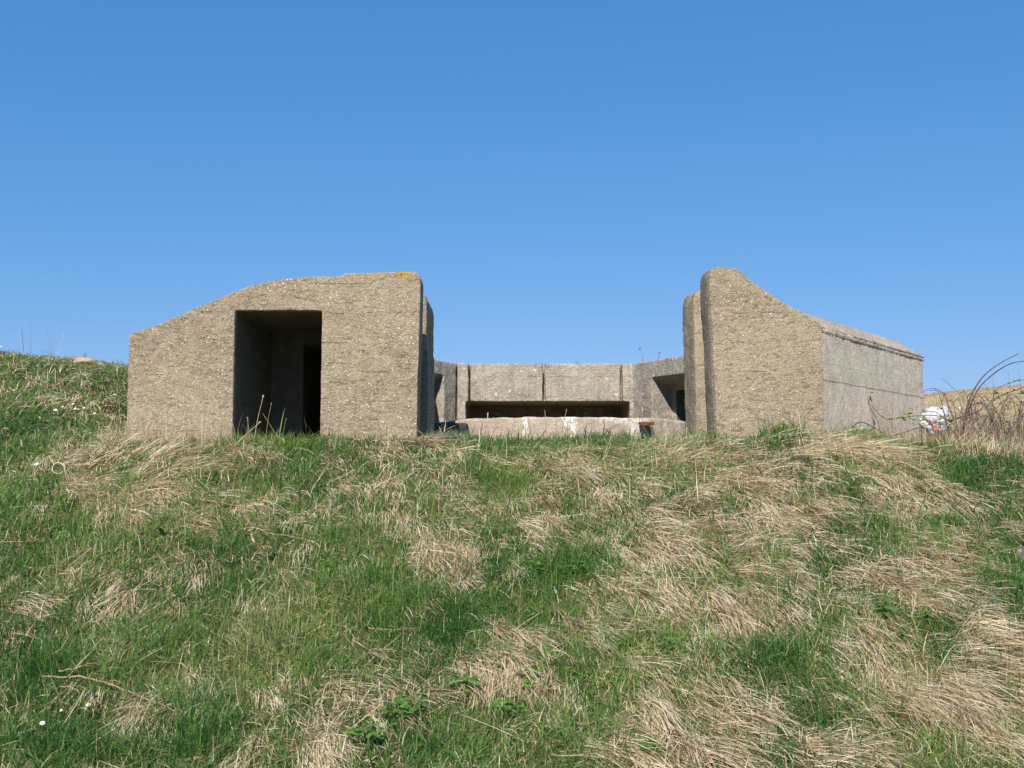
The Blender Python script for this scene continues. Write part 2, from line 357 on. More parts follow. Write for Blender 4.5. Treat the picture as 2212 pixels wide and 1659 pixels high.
def ground_at(px, py, y0=3.0, y1=22.0):
    ys = np.linspace(y0, y1, 3000); dx = (px - CX) / FPX; dy = (CY - py) / FPX
    k = ys / (CP - SP * dy); zs = EYE + (SP + CP * dy) * k; xs = dx * k
    hit = np.nonzero(zs <= height(xs, ys))[0]
    i = hit[0] if len(hit) else int(np.argmin(zs - height(xs, ys)))
    return Vector((xs[i], ys[i], float(height(xs[i:i+1], ys[i:i+1])[0])))

def axis(lo, hi, step, far_lo, far_hi, grow=1.22):
    a = list(np.arange(lo, hi + 1e-6, step)); s = step
    while a[-1] < far_hi: s *= grow; a.append(a[-1] + s)
    s = step
    while a[0] > far_lo: s *= grow; a.insert(0, a[0] - s)
    return np.array(a)
gx = axis(-9.5, 9.5, 0.085, -900, 900); gy = axis(2.2, 17, 0.085, -200, 1400, 1.12)
XX, YY = np.meshgrid(gx, gy); ZZ = height(XX, YY)
nx, ny = len(gx), len(gy)
gv = np.stack([XX.ravel(), YY.ravel(), ZZ.ravel()], 1)
ii = (np.arange(ny - 1)[:, None] * nx + np.arange(nx - 1)[None, :]).ravel()
gf = np.stack([ii, ii + 1, ii + nx + 1, ii + nx], 1)
def np_mesh(name, verts, loops, starts, attrs=None, smooth=False):
    me = bpy.data.meshes.new(name)
    me.vertices.add(len(verts)); me.vertices.foreach_set('co', np.ascontiguousarray(verts, np.float32).ravel())
    me.loops.add(len(loops)); me.loops.foreach_set('vertex_index', np.ascontiguousarray(loops, np.int32))
    me.polygons.add(len(starts)); me.polygons.foreach_set('loop_start', np.ascontiguousarray(starts, np.int32))
    for k, a in (attrs or {}).items():
        at_ = me.attributes.new(k, 'FLOAT', 'POINT'); at_.data.foreach_set('value', np.ascontiguousarray(a, np.float32))
    if smooth: me.polygons.foreach_set('use_smooth', np.ones(len(starts), bool))
    me.update(calc_edges=True); me.validate(); return me
def ground_mat():
    t = NT('turf_and_field')
    X, Y, Z = t.sep()
    soil = t.mix(t.step(t.noise(5, 6, 0.65), 0.35, 0.65), c4(0.09, 0.105, 0.035), c4(0.25, 0.195, 0.11))
    soil = t.mix(t.step(t.noise(60, 4, 0.7), 0.4, 0.65), soil, c4(0.09, 0.10, 0.035))
    f = t.mix(t.step(t.noise(0.07, 6, 0.6), 0.35, 0.65), c4(0.38, 0.29, 0.165), c4(0.45, 0.355, 0.215))
    f = t.mix(t.step(t.noise(1.0, 6, 0.72, t.scaled((0.35, 0.12, 1))), 0.42, 0.62), f, c4(0.33, 0.235, 0.10))
    f = t.mix(t.math('MULTIPLY', t.step(t.noise(3.0, 5, 0.7), 0.5, 0.7), 0.5), f, c4(0.57, 0.43, 0.23))
    col = t.mix(t.step(Y, 15, 24), soil, f)
    return t.done(col, 1.0, t.bump(t.noise(9, 8, 0.75), 0.8, 0.05), 0.05)
g = link_mesh('ground', np_mesh('ground', gv, gf.ravel(), np.arange(len(gf)) * 4), ground_mat())
tag(g, 'turf slope rising to the bunker with a straw coloured field hill beyond', 'ground', kind='structure')

# ------------------------------------------------------------------ concrete gun emplacement
def prism(outline, y0, y1, shift=(0, 0)):
    """outline of (x, z) extruded from y0 to y1, the far end moved in x, z by shift"""
    n = len(outline)
    v = [(x, y0, z) for x, z in outline] + [(x + shift[0], y1, z + shift[1]) for x, z in outline]
    f = [tuple(range(n)), tuple(range(2 * n - 1, n - 1, -1))] + [(i, i + n, (i + 1) % n + n, (i + 1) % n) for i in range(n)]
    return v, f
def slab(plan, z0, z1):
    n = len(plan)
    v = [(x, y, z0) for x, y in plan] + [(x, y, z1) for x, y in plan]
    f = [tuple(range(n)), tuple(range(2 * n - 1, n - 1, -1))] + [(i, i + n, (i + 1) % n + n, (i + 1) % n) for i in range(n)]
    return v, f
def boxv(lo, hi):
    b = MB().box(lo, hi); return [tuple(v) for v in b.v], b.f
def solid(vf):
    me = mesh_from(*vf); bm = bmesh.new(); bm.from_mesh(me); bmesh.ops.recalc_face_normals(bm, faces=bm.faces)
    bm.to_mesh(me); bm.free(); return me
def cast(name, base, ops, mat, parent, voxel=0.022, rough=1.0, edge=0.012, seed=0.0, scars=None):
    """booleans, an even skin, then hand-laid roughness"""
    tmp = []
    o = bpy.data.objects.new('tmp', solid(base)); COL.objects.link(o); tmp.append(o)
    for kind, vf in ops:
        c = bpy.data.objects.new('tmp', solid(vf)); COL.objects.link(c); tmp.append(c)
        m = o.modifiers.new('b', 'BOOLEAN'); m.operation = kind; m.object = c; m.solver = 'EXACT'
    m = o.modifiers.new('r', 'REMESH'); m.mode = 'VOXEL'; m.voxel_size = voxel; m.adaptivity = 0.0
    dg = bpy.context.evaluated_depsgraph_get(); dg.update()
    me = bpy.data.meshes.new_from_object(o.evaluated_get(dg))
    for q in tmp: bpy.data.objects.remove(q)
    n = len(me.vertices); co = np.empty(n * 3); no = np.empty(n * 3)
    me.vertices.foreach_get('co', co); me.vertices.foreach_get('normal', no)
    co = co.reshape(-1, 3); no = no.reshape(-1, 3); d = np.empty(n)
    ns = mnoise.noise
    for i in range(n):
        x, y, z = co[i]; y += seed
        d[i] = (0.007 * ns((x * 1.7, y * 1.7, z * 1.7)) + edge * 0.6 * ns((x * 6, y * 6, z * 6)) + 0.0045 * rough * ns((x * 17, y * 17, z * 17))
                + 0.004 * rough * ns((x * 33, y * 33, z * 33)))
    if scars:                                                  # dragged trowel marks in the front face
        q = np.random.default_rng(scars[0]); fr = np.nonzero((no[:, 1] < -0.75) & (co[:, 1] < FY + .05))[0]; P = co[fr][:, [0, 2]]
        lo, hi = P.min(0), P.max(0)
        for k in range(scars[1]):
            c = q.uniform(lo, hi); a = q.normal(0, .25) if q.random() < .45 else q.choice([.75, -.6, 1.0]) + q.normal(0, .3)
            hl = q.uniform(.015, .075) * (1.9 if q.random() < .12 else 1); w = q.uniform(.0045, .0085); u = np.array([math.cos(a), math.sin(a)])
            r = P - c; t = np.clip(r @ u, -hl, hl); bow = q.normal(0, .12) * (t / hl) ** 2 * hl
            dist = np.hypot(r[:, 0] - t * u[0] + bow * u[1], r[:, 1] - t * u[1] - bow * u[0]); ww = w * (1 - .6 * np.abs(t) / hl)
            d[fr] -= q.uniform(.006, .016) * np.exp(-(dist / np.maximum(ww, .004)) ** 2)
    co += no * d[:, None]
    me.vertices.foreach_set('co', co.ravel()); me.update()
    me.materials.clear()
    return link_mesh(name, me, mat, parent)

bunker = empty('gun_emplacement', (0, 0, 0), 'weathered concrete wartime gun emplacement with open pit standing on the grassy crest', 'bunker')
FY = 10.75
def oz(pts, Y=FY): return [(at(px, py, Y).x, at(px, py, Y).z) for px, py in pts]
# entrance block with the doorway
prof = oz([(268,1100),(278,724),(284,719),(300,714),(340,700),(380,684),(420,667),(460,649),(495,634),(530,621),(560,612),(600,604),(650,599),(700,597),(738,596),(744,590),(800,588),(885,586),(899,588),(906,594),(909,605)]) + oz([(896,1100)])
wall = prism(prof, FY, 11.12)
bx = [p for p in prof if p[0] < -1.4]
body = prism([(bx[0][0] + .005, 0.9)] + [(x + .005, z - .01) for x, z in bx[1:]] + [(-1.38, bx[-1][1] - .01), (-1.38, 0.9)], 11.0, 14.5)
XL, XR = at(505, 800, FY).x, at(694, 800, FY).x
ZT = at(600, 671, FY).z
door = boxv((XL, 10.4, 0.5), (XR, 12.45, ZT))
inner = boxv((at(655, 800, 12.45).x, 12.4, 0.5), (XR - .02, 13.9, at(670, 742, 12.45).z))
cast('entrance_block', wall, [('UNION', body), ('DIFFERENCE', door), ('DIFFERENCE', inner)], M['render'], bunker, 0.013, 0.45, 0.005, 0.0, (3, 300))
eb = bpy.data.objects['entrance_block'].data; eb.materials.append(M['inside'])   # passage faces get a grey concrete darkened to paint in the doorway's shade
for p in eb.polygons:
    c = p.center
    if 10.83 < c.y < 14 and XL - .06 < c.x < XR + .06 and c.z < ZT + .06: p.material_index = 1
# pillars either side of the gap
pl = [(-1.75, 0.9), (-1.75, 3.56), (-1.10, 3.585), (-1.035, 3.56), (-1.012, 3.49), (-1.012, 2.92), (-0.998, 2.9), (-0.998, 0.9)]
cast('gap_pillar', prism(pl, 11.76, 12.78), [], M['pillar'], bunker, 0.02, 1.0, 0.012, 3.0)
pr = [(2.09, 0.9), (2.06, 3.40), (2.085, 3.50), (2.16, 3.555), (2.9, 3.55), (2.9, 0.9)]
# flank wall: front slab with the scooped top
prof = oz([(1550,1100),(1534,730),(1527,640),(1526,595),(1529,583),(1538,577),(1552,575),(1588,578),(1602,586),(1608,594),(1630,612),(1655,628),(1680,645),(1700,658),(1730,672),(1752,685),(1776,700)]) + oz([(1783,1100)])
def ease(pts, dx): return [(x + dx * max(0, 1 - (x - 2.08) / .35), z) for x, z in pts]
def loft(o0, o1, y0, y1):
    v, f = prism(o0, y0, y1); n = len(o0)
    return v[:n] + [(x, y1, z) for x, z in o1], f
cast('flank_wall', prism(prof, FY + .13, 11.12), [('UNION', loft(ease(prof, .04), ease(prof, .012), FY, FY + .055)), ('UNION', loft(ease(prof, .012), ease(prof, .001), FY + .05, FY + .14))], M['render'], bunker, 0.013, 0.45, 0.006, 9.0, (5, 190))
prl = [(x - .07 * (x < 2.2), z) for x, z in pr]
cast('gap_pillar', loft(pr, prl, 11.2, 11.56), [], M['pillar'], bunker, 0.018, 1.0, 0.012, 5.0)
U = (2.44, 3.21)
sec = [(2.62, 0.9), (2.62, 3.18), (3.0, 3.255), (3.345, 3.055), (3.385, 0.9)]
cast('side_wall', prism(sec, FY + .02, FY + U[1], (U[0], 0)), [], M['grey'], bunker, 0.022, 0.5, 0.010, 12.0)
sec = [(2.98, 3.22), (3.0, 3.275), (3.335, 3.085), (3.366, 3.07), (3.372, 3.04), (3.30, 3.035)]
cast('coping', prism(sec, FY + .05, FY + U[1] + .03, (U[0] + .02, 0)), [], M['coping'], bunker, 0.014, 1.6, 0.012, 15.0)
M['crumble'] = concrete('crumbled_flint_edge', (0.26, 0.23, 0.185), (0.38, 0.34, 0.275), 1.0, 0.7, 0.2, board=0.0)
sec = [(3.30, 2.995), (3.30, 3.045), (3.371, 3.045), (3.376, 3.005), (3.368, 2.995)]
cast('crumbled_edge', prism(sec, FY + .04, FY + U[1] + .03, (U[0] + .01, 0)), [], M['crumble'], bunker, 0.012, 2.0, 0.009, 17.0)
# parapet round the back of the pit
ZP = 3.085
BL, BR = (-0.87, 15.2), (1.85, 15.2)
dl, dr = (-0.447, -0.894), (0.463, -0.886)
EL = (BL[0] + dl[0] * 2, BL[1] + dl[1] * 2); ER = (BR[0] + dr[0] * 2, BR[1] + dr[1] * 2)
plan = [EL, BL, BR, ER, (4.9, 14.5), (3.9, 17.6), (-2.8, 17.6), (-3.7, 14.4)]
def embrasure(B, d, o, s0, s1, zt):
    P = lambda s, q, z: (B[0] + d[0] * s + o[0] * q, B[1] + d[1] * s + o[1] * q, z)
    v = [P(s0 - .005, -.1, .9), P(s1, -.1, .9), P(s1, -.1, zt + .045), P(s0 - .005, -.1, zt + .045), P(s0, .38, .9), P(s1, .38, .9), P(s1, .38, zt - .16), P(s0, .38, zt - .16)]
    f = [(0, 1, 2, 3), (7, 6, 5, 4), (0, 4, 5, 1), (1, 5, 6, 2), (2, 6, 7, 3), (3, 7, 4, 0)]
    w = [P(s0 + .06, .3, .9), P(s1 - .05, .3, .9), P(s1 - .05, .3, zt - .19), P(s0 + .06, .3, zt - .19), P(s0 + .06, 1.9, .9), P(s1 - .05, 1.9, .9), P(s1 - .05, 1.9, zt - .19), P(s0 + .06, 1.9, zt - .19)]
    return [('DIFFERENCE', (v, f)), ('DIFFERENCE', (w, f))]
ops = embrasure(BR, dr, (0.886, 0.463), 0.50, 1.6, 2.835) + embrasure(BL, dl, (-0.894, 0.447), 0.35, 1.5, 2.88)
ops.append(('DIFFERENCE', boxv((at(1006, 868, 15.2).x, 15.0, 1.7), (at(1360, 868, 15.2).x, 16.8, at(1180, 867, 15.2).z))))
for px, w, d, z0 in ((1014, .037, .18, 2.5), (1175, .042, .18, 2.5), (1342, .035, .14, 2.5), (986, .032, .12, .9), (1378, .02, .1, .9)):
    x = at(px, 800, 15.2).x; ops.append(('DIFFERENCE', boxv((x - w / 2, 15.1, z0 - .05), (x + w / 2, 15.2 + d, 3.4))))
cast('parapet', slab(plan, 0.95, ZP), ops, M['parapet'], bunker, 0.0155, 0.8, 0.016, 20.0)
pm_ = bpy.data.objects['parapet'].data; pm_.materials.append(M['inside'])       # the firing chambers behind the embrasures, same concrete with shade in its colour
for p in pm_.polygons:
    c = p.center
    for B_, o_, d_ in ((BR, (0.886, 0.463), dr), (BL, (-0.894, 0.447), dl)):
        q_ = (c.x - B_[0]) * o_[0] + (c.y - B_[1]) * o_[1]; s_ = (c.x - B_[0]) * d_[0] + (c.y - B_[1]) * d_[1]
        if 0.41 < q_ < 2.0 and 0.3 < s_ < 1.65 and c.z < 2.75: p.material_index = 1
# low curved wall of the gun pit
C0 = (0.75, 14.7); outer = []; inn = []
for k in range(41):
    a = R(196 + 148 * k / 40); outer.append((C0[0] + 2.1 * math.cos(a), C0[1] + 2.1 * math.sin(a))); inn.append((C0[0] + 1.72 * math.cos(a), C0[1] + 1.72 * math.sin(a)))
plan = outer + inn[::-1]
pit = cast('pit_wall', slab(plan, 1.1, 2.15), [], M['pit'], bunker, 0.02, 1.0, 0.022, 25.0)
vs = pit.data.vertices
for v in vs:
    if v.co.z > 1.9:
        e = max(0, abs(v.co.x - 0.75) - 0.9); v.co.z -= 0.055 * e * e * (1.3 if v.co.x > 0.75 else 0.8)
# rusted iron bracket on the pit wall
bp = at(1397, 915, 12.72)
MB().box((bp.x - .095, bp.y - .10, bp.z - .006), (bp.x + .085, bp.y + .10, bp.z + .018)).box((bp.x - .095, bp.y - .10, bp.z - .026), (bp.x + .085, bp.y - .088, bp.z - .006)).build('bracket', M['rust'], pit, False)
for dx in (-.07, .01):
    MB().tube([(bp.x + dx, bp.y - .075, bp.z - .008), (bp.x + dx + .06, bp.y - .14, bp.z - .13), (bp.x + dx + .13, bp.y - .2, bp.z - .28)], .013, 6).build('bracket_strut', M['darkiron'], pit)
# dark ledge by the entrance block
lz = at(975, 915, 12.95).z
cast('ledge', boxv((-1.2, 12.85, 1.2), (at(1010, 915, 12.95).x, 13.35, lz)), [], M['darkledge'], bunker, 0.02, 0.8, 0.012, 31.0)

# ------------------------------------------------------------------ grass and straw
def make_blades(root, L, az, el0, bend, curl, w, roll, S):
    N = len(root); V = np.empty((N, 2 * S + 1, 3), np.float32); p = root.copy()
    for k in range(S + 1):
        kk = (k + 0.5) / S; e = el0 - bend * kk; a = az + curl * kk
        side = np.stack([-np.sin(a) * np.cos(roll), np.cos(a) * np.cos(roll), np.sin(roll)], 1)
        ww = (w * (1 - 0.55 * (k / S) ** 1.6) * 0.5)[:, None]
        if k < S:
            V[:, 2 * k] = p - side * ww; V[:, 2 * k + 1] = p + side * ww
            p = p + np.stack([np.cos(e) * np.cos(a), np.cos(e) * np.sin(a), np.sin(e)], 1) * (L / S)[:, None]
        else: V[:, 2 * S] = p
    loc = []; st = [];
    for k in range(S - 1): st.append(len(loc)); loc += [2 * k, 2 * k + 1, 2 * k + 3, 2 * k + 2]
    st.append(len(loc)); loc += [2 * S - 2, 2 * S - 1, 2 * S]
    nv = 2 * S + 1
    loops = (np.arange(N)[:, None] * nv + np.array(loc)[None]).ravel(); starts = (np.arange(N)[:, None] * len(loc) + np.array(st)[None]).ravel()
    return V.reshape(-1, 3), loops, starts, nv
def merge(parts):
    vs, ls, ss, ts = [], [], [], []; vo = lo = 0
    for (v, l, s, nv), tint in parts:
        vs.append(v); ls.append(l + vo); ss.append(s + lo); ts.append(np.repeat(tint, nv)); vo += len(v); lo += len(l)
    return np.concatenate(vs), np.concatenate(ls), np.concatenate(ss), np.concatenate(ts)
def allowed(x, y):
    ok = y < 10.68
    ok |= (x < -4.22) & (y < 16)
    ok |= (x > 3.36 + (y - FY) * (U[0] / U[1]) + 0.06) & (y < 17)
    ok |= (x > -0.95) & (x < 2.1) & (y < 11.0)
    return ok
def sample(n, ylo=5.4, yhi=16.0, pw=1.0):
    y = rng.uniform(ylo, yhi, n); half = 0.53 * y + 1.0; x = rng.uniform(-1, 1, n) * (0.53 * yhi + 1.0)
    k = (np.abs(x) < half) & allowed(x, y) & (rng.random(n) < np.clip(7.5 / y, 0, 1) ** pw)
    return x[k], y[k]
def slope_along(x, y, az):
    e = 0.06; gx_ = (base_h(x + e, y) - base_h(x - e, y)) / (2 * e); gy_ = (base_h(x, y + e) - base_h(x, y - e)) / (2 * e)
    return np.arctan(gx_ * np.cos(az) + gy_ * np.sin(az))
def fields(x, y):
    z = base_h(x, y); px, py = project(x, y, z + 0.05)
    nz = fbm(x / 0.45, y / 0.45, 31, 3) - 0.5
    px = px + 60 * (fbm(x / .5, y / .5, 61, 2) - .5); py = py + 45 * (fbm(x / .5, y / .5, 67, 2) - .5)
    ds = np.clip(straw_field(px, py) + 0.9 * nz, 0, 1.4)
    return px, py, ds, green_field(px, py)
N_ = rng.normal
green_parts = []; straw_parts = []
def add_green(x, y, L, az, el, bend, w, tint, S=3):
    z = height(x, y) - 0.01
    b = make_blades(np.stack([x, y, z], 1), L, az, el, bend, N_(0, .5, len(x)), w * np.clip(y / 7.5, 1, 1.6), N_(0, .6, len(x)), S)
    green_parts.append((b, np.clip(tint, 0.01, .99)))
# scattered blades
x, y = sample(760000); px, py, ds, dg = fields(x, y)
k = rng.random(len(x)) < np.clip(0.85 - 0.55 * ds + 0.35 * dg, 0.14, 1); x, y, ds, dg = x[k], y[k], ds[k], dg[k]; n = len(x)
patch = fbm(x / 0.9, y / 0.9, 77, 3)
shrt = np.where((x < -3.8) & (y > 9.5), 0.6, np.where(y > 9.8, np.where(np.abs(x - .5) < 1.6, 1.0, .8), 1.0))
L = rng.gamma(7, 0.018, n) * (1 + 0.45 * dg) * shrt * (0.75 + .6 * fbm(x / .5, y / .5, 41, 2))
add_green(x, y, L, rng.uniform(0, 2 * np.pi, n), R(72) + N_(0, .25, n), np.abs(N_(.9, .5, n)), rng.gamma(9, .00068, n), .47 + 1.3 * (patch - .5) + N_(0, .16, n) - .04 * dg)
# green tufts
cx, cy = sample(24000, pw=0.8); px, py, ds, dg = fields(cx, cy)
k = rng.random(len(cx)) < np.clip(0.46 - 0.36 * ds + 0.6 * dg, 0.12, 1); cx, cy, dg = cx[k], cy[k], dg[k]
per = rng.integers(12, 34, len(cx)); idx = np.repeat(np.arange(len(cx)), per); n = len(idx)
rr = np.abs(N_(0, .03, n)) * (1 + .6 * dg[idx]); aa = rng.uniform(0, 2 * np.pi, n)
x = cx[idx] + rr * np.cos(aa); y = cy[idx] + rr * np.sin(aa); k = allowed(x, y); x, y, idx, aa, rr = x[k], y[k], idx[k], aa[k], rr[k]; n = len(x)
ct = N_(0, .16, len(cx)) + .9 * (fbm(cx / .9, cy / .9, 77, 3) - .5); cl = rng.uniform(.11, .21, len(cx)) * (1 + .35 * np.minimum(dg, 1.2))
shrt = np.where((x < -3.8) & (y > 9.5), 0.6, np.where(y > 9.8, .8, 1.0))
add_green(x, y, cl[idx] * rng.uniform(.6, 1.15, n) * shrt, aa + N_(0, .4, n), R(80) - rr * 7 + N_(0, .15, n), np.abs(N_(.85, .4, n)), rng.uniform(.004, .007, n), .50 + ct[idx] + N_(0, .12, n) - .07 * np.minimum(dg[idx], 1), 4)

# low broad leaves mixed through the turf
x, y = sample(150000); px, py, ds, dg = fields(x, y); pt = fbm(x / .4, y / .4, 123, 3)
k = rng.random(len(x)) < np.clip((pt - .5) * 3.2 - .45 * ds + .12, .02, .8); x, y, pt = x[k], y[k], pt[k]; n = len(x)
add_green(x, y, rng.uniform(.03, .085, n), rng.uniform(0, 2 * np.pi, n), R(50) + N_(0, .35, n), np.abs(N_(.9, .5, n)), rng.uniform(.009, .018, n), .42 + N_(0, .16, n), 3)

def add_straw(x, y, L, az, rel, bend, w, tint, S=4, lift=0.0, curl=.35):
    z = height(x, y) - 0.005 + lift
    el = slope_along(x, y, az) + rel
    b = make_blades(np.stack([x, y, z], 1), L, az, el, bend, N_(0, curl, len(x)), w * np.clip(y / 8, 1, 1.5), N_(0, .45, len(x)), S)
    straw_parts.append((b, np.clip(tint, .01, .99)))
# fallen locks
cx, cy = sample(30000, pw=0.6); px, py, ds, dg = fields(cx, cy)
k = rng.random(len(cx)) < np.clip(ds * .74 - .05, 0.03, 1); cx, cy, px, py, ds = cx[k], cy[k], px[k], py[k], ds[k]
head = np.radians(straw_head(px, py)) + N_(0, .26, len(cx)) + 1.5 * (fbm(cx / .45, cy / .6, 91, 2) - .5)
per = rng.integers(20, 54, len(cx)); idx = np.repeat(np.arange(len(cx)), per); n = len(idx)
rad = rng.uniform(.025, .07, len(cx))
x = cx[idx] + N_(0, 1, n) * rad[idx]; y = cy[idx] + N_(0, 1, n) * rad[idx]; k = allowed(x, y); x, y, idx = x[k], y[k], idx[k]; n = len(x)
cl = rng.uniform(.16, .40, len(cx)) * (.75 + .3 * np.minimum(ds, 1)); ct = N_(0, .17, len(cx)); cr = rng.uniform(.12, .62, len(cx))
add_straw(x, y, cl[idx] * rng.uniform(.55, 1.2, n), head[idx] + N_(0, .13, n), cr[idx] + N_(0, .16, n), cr[idx] * 1.25 + N_(.05, .22, n), rng.gamma(9, .00059, n), .63 + ct[idx] + N_(0, .16, n), 5, rng.uniform(0, .04, n), .14)
# loose straw everywhere
x, y = sample(360000); px, py, ds, dg = fields(x, y)
k = rng.random(len(x)) < np.clip(.46 + .5 * ds - .25 * dg, .08, 1); x, y, ds = x[k], y[k], ds[k]; n = len(x)
add_straw(x, y, rng.gamma(5, .023, n), rng.uniform(0, 2 * np.pi, n), np.abs(N_(.3, .35, n)), np.abs(N_(.6, .5, n)), rng.gamma(8, .00062, n), .42 + N_(0, .22, n) + .12 * ds, 3, rng.uniform(0, .06, n))
# dead upright blades and thin stalks
x, y = sample(42000); px, py, ds, dg = fields(x, y)
k = rng.random(len(x)) < np.clip(.25 + .4 * ds, 0, 1); x, y = x[k], y[k]; n = len(x)
shrt = np.where((x < -3.8) & (y > 9.5), 0.6, 1.0)
add_straw(x, y, rng.gamma(6, .030, n) * shrt, rng.uniform(0, 2 * np.pi, n), R(68) + N_(0, .3, n), np.abs(N_(.6, .5, n)), rng.uniform(.0024, .0048, n), .4 + N_(0, .22, n), 3)
# long pale stalks lying loose on top
x, y = sample(1100); n = len(x)
add_straw(x, y, rng.uniform(.2, .55, n), rng.uniform(-1.2, 1.4, n) + np.where(rng.random(n) < .5, np.pi, 0), np.abs(N_(.05, .06, n)), N_(.06, .12, n), rng.uniform(.003, .005, n), .6 + N_(0, .15, n), 5, rng.uniform(.03, .10, n), .5)
# rank dead grass at the right-hand crest and the rough edge beyond
n = 26000; x = rng.uniform(4.0, 9.5, n); y = rng.uniform(9.6, 17, n); k = allowed(x, y) & (rng.random(n) < np.clip((x + .35 * (y - 10) - 4.2) / 1.0, 0.05, 1)); x, y = x[k], y[k]; n = len(x)
add_straw(x, y, rng.gamma(7, .045, n), rng.uniform(0, 2 * np.pi, n), R(66) + N_(0, .3, n), np.abs(N_(.7, .5, n)), rng.uniform(.0022, .0042, n), .34 + N_(0, .2, n), 4)
n = 11000; x = rng.uniform(4.6, 9.0, n); y = rng.uniform(10.9, 13.6, n); k = allowed(x, y) & (rng.random(n) < np.clip((x - 4.6 - .2 * (y - 11)) / 1.2, 0, 1)); x, y = x[k], y[k]; n = len(x)
add_straw(x, y, rng.uniform(.22, .55, n), rng.uniform(0, 2 * np.pi, n), R(44) + N_(0, .5, n), N_(.3, .8, n), rng.uniform(.003, .006, n), .17 + N_(0, .17, n), 5)
# tussocks across the far field
n = 60000; y = 17 + 95 * rng.random(n) ** 1.6; x = y * rng.uniform(.34, .66, n); k = rng.random(n) < sst((fbm(x / 3, y / 7, 55, 3) - .32) / .25); x, y = x[k], y[k]; n = len(x)
add_straw(x, y, rng.uniform(.05, .15, n), rng.uniform(0, 2 * np.pi, n), R(55) + N_(0, .4, n), np.abs(N_(.7, .5, n)), rng.uniform(.007, .012, n) * (1 + y / 25), .40 + N_(0, .16, n), 3)
# taller dead grass along the wall feet
n = 420; x = rng.uniform(-4.3, -2.9, n); y = rng.uniform(10.1, 10.66, n)
add_straw(x, y, rng.uniform(.12, .42, n), rng.uniform(0, 2 * np.pi, n), R(74) + N_(0, .22, n), np.abs(N_(.35, .3, n)), rng.uniform(.0022, .004, n), .4 + N_(0, .2, n), 4)

v, l, s, tt = merge(green_parts)
g = link_mesh('grass', np_mesh('grass', v, l, s, {'tint': tt}), blade_mat('green_blades', [(0, (0.045, 0.135, 0.04)), (.3, (0.10, 0.225, 0.045)), (.55, (0.185, 0.315, 0.068)), (.8, (0.31, 0.37, 0.12)), (1, (0.42, 0.38, 0.19))], .42), None, False)
tag(g, 'short green grass covering the slope and the bank', 'grass', kind='stuff')
v, l, s, tt = merge(straw_parts)
g = link_mesh('dry_grass', np_mesh('dry_grass', v, l, s, {'tint': tt}), blade_mat('straw_blades', [(0, (0.15, 0.095, 0.06)), (.25, (0.39, 0.275, 0.17)), (.5, (0.68, 0.535, 0.335)), (.75, (0.84, 0.72, 0.495)), (1, (0.88, 0.78, 0.62))], .4, .6), None, False)
tag(g, 'flattened locks of pale dead grass lying down the slope', 'dry grass', kind='stuff')
print('green', sum(len(p[1]) for p in green_parts), 'straw', sum(len(p[1]) for p in straw_parts))

# ------------------------------------------------------------------ stalks, flowers, plants, litter
def V3(*a): return Vector(a)
def stalk(px, py0, py1, lean, label, group, mat='drystalk', Y=None, r=0.0032, head='tip', fork=False, name='dry_stalk', base_px=None):
    """one dead stem standing at its own spot on the turf; py0 foot, py1 tip as read off the photograph"""
    b = ground_at(px, py0) if Y is None else V3(at(px, py0, Y).x, Y, float(height(at(px, py0, Y).x, Y)))
    tip = at(px + lean, py1, b.y - 0.02); root = empty(name, b, label, 'stalk', group)
    d = tip - b; m = MB(); pts = []
    bow = V3(random.uniform(-.03, .03), random.uniform(-.03, .03), 0) * d.length
    for i in range(7):
        t = i / 6; pts.append(d * t + bow * math.sin(math.pi * t) + V3(random.uniform(-1, 1), random.uniform(-1, 1), 0) * .004 * d.length - V3(0, 0, .03) * (1 - t))
    m.tube(pts, [r * (1.15 - .65 * i / 6) for i in range(7)], 5)
    if fork:
        q = pts[3]; m.tube([q, q + V3(.03, 0, .07), q + V3(.075, .01, .16)], [r * .7, r * .6, r * .4], 5)
    m.build('stem', M[mat], root)
    if head:
        h = MB(); e = pts[-1]; dd = (pts[-1] - pts[-2]).normalized()
        if head == 'tip':
            for k in range(7): h.leaf(e - dd * .02 * random.random(), dd + V3(random.uniform(-.8, .8), random.uniform(-.8, .8), random.uniform(0, .5)), V3(.3, -1, .2), .015, .0025)
        else:
            for k in range(26):
                a = k * 2.4; t = k / 26
                h.leaf(e - dd * (.10 * t), dd * .5 + V3(math.cos(a), math.sin(a), 0) * .8, dd, .018 + .012 * t, .003)
        h.build('seed_head', M[mat], root)
    return root
G1 = 'dead stalks standing in front of the dark doorway'
stalk(547, 938, 855, 22, 'bleached dead stalk standing upright and palest before the dark doorway', G1, 'palestalk', 10.45)
stalk(572, 935, 872, 14, 'shorter brown dead stalk just left of the palest doorway stalk', G1, 'drystalk', 10.55)
stalk(545, 962, 902, -10, 'short thick brown stalk with a knobbly top left in the doorway', G1, 'drystalk', 10.35, .005)
stalk(490, 985, 912, 72, 'long pale stalk leaning right across the foot of the doorway', G1, 'palestalk', 10.2, .0042)
stalk(620, 925, 893, -52, 'thin dead stalk leaning left across the doorway', G1, 'drystalk', 10.4, .0036, None)
stalk(608, 938, 905, 10, 'short grey stalk beside the right part of the doorway', G1, 'greystalk', 10.5, .003)
G2 = 'dead stems standing before the parapet slot'
stalk(1052, 935, 893, 2, 'forked pale dead stem before the left end of the parapet slot', G2, 'palestalk', 10.9, .0055, 'tip', True)
stalk(1152, 960, 905, -10, 'dark slanting dead stem before the left half of the parapet slot', G2, 'greystalk', 10.4, .0042)
stalk(1182, 945, 889, -5, 'straight tan dead stem rising before the middle of the parapet slot', G2, 'drystalk', 10.6, .005)
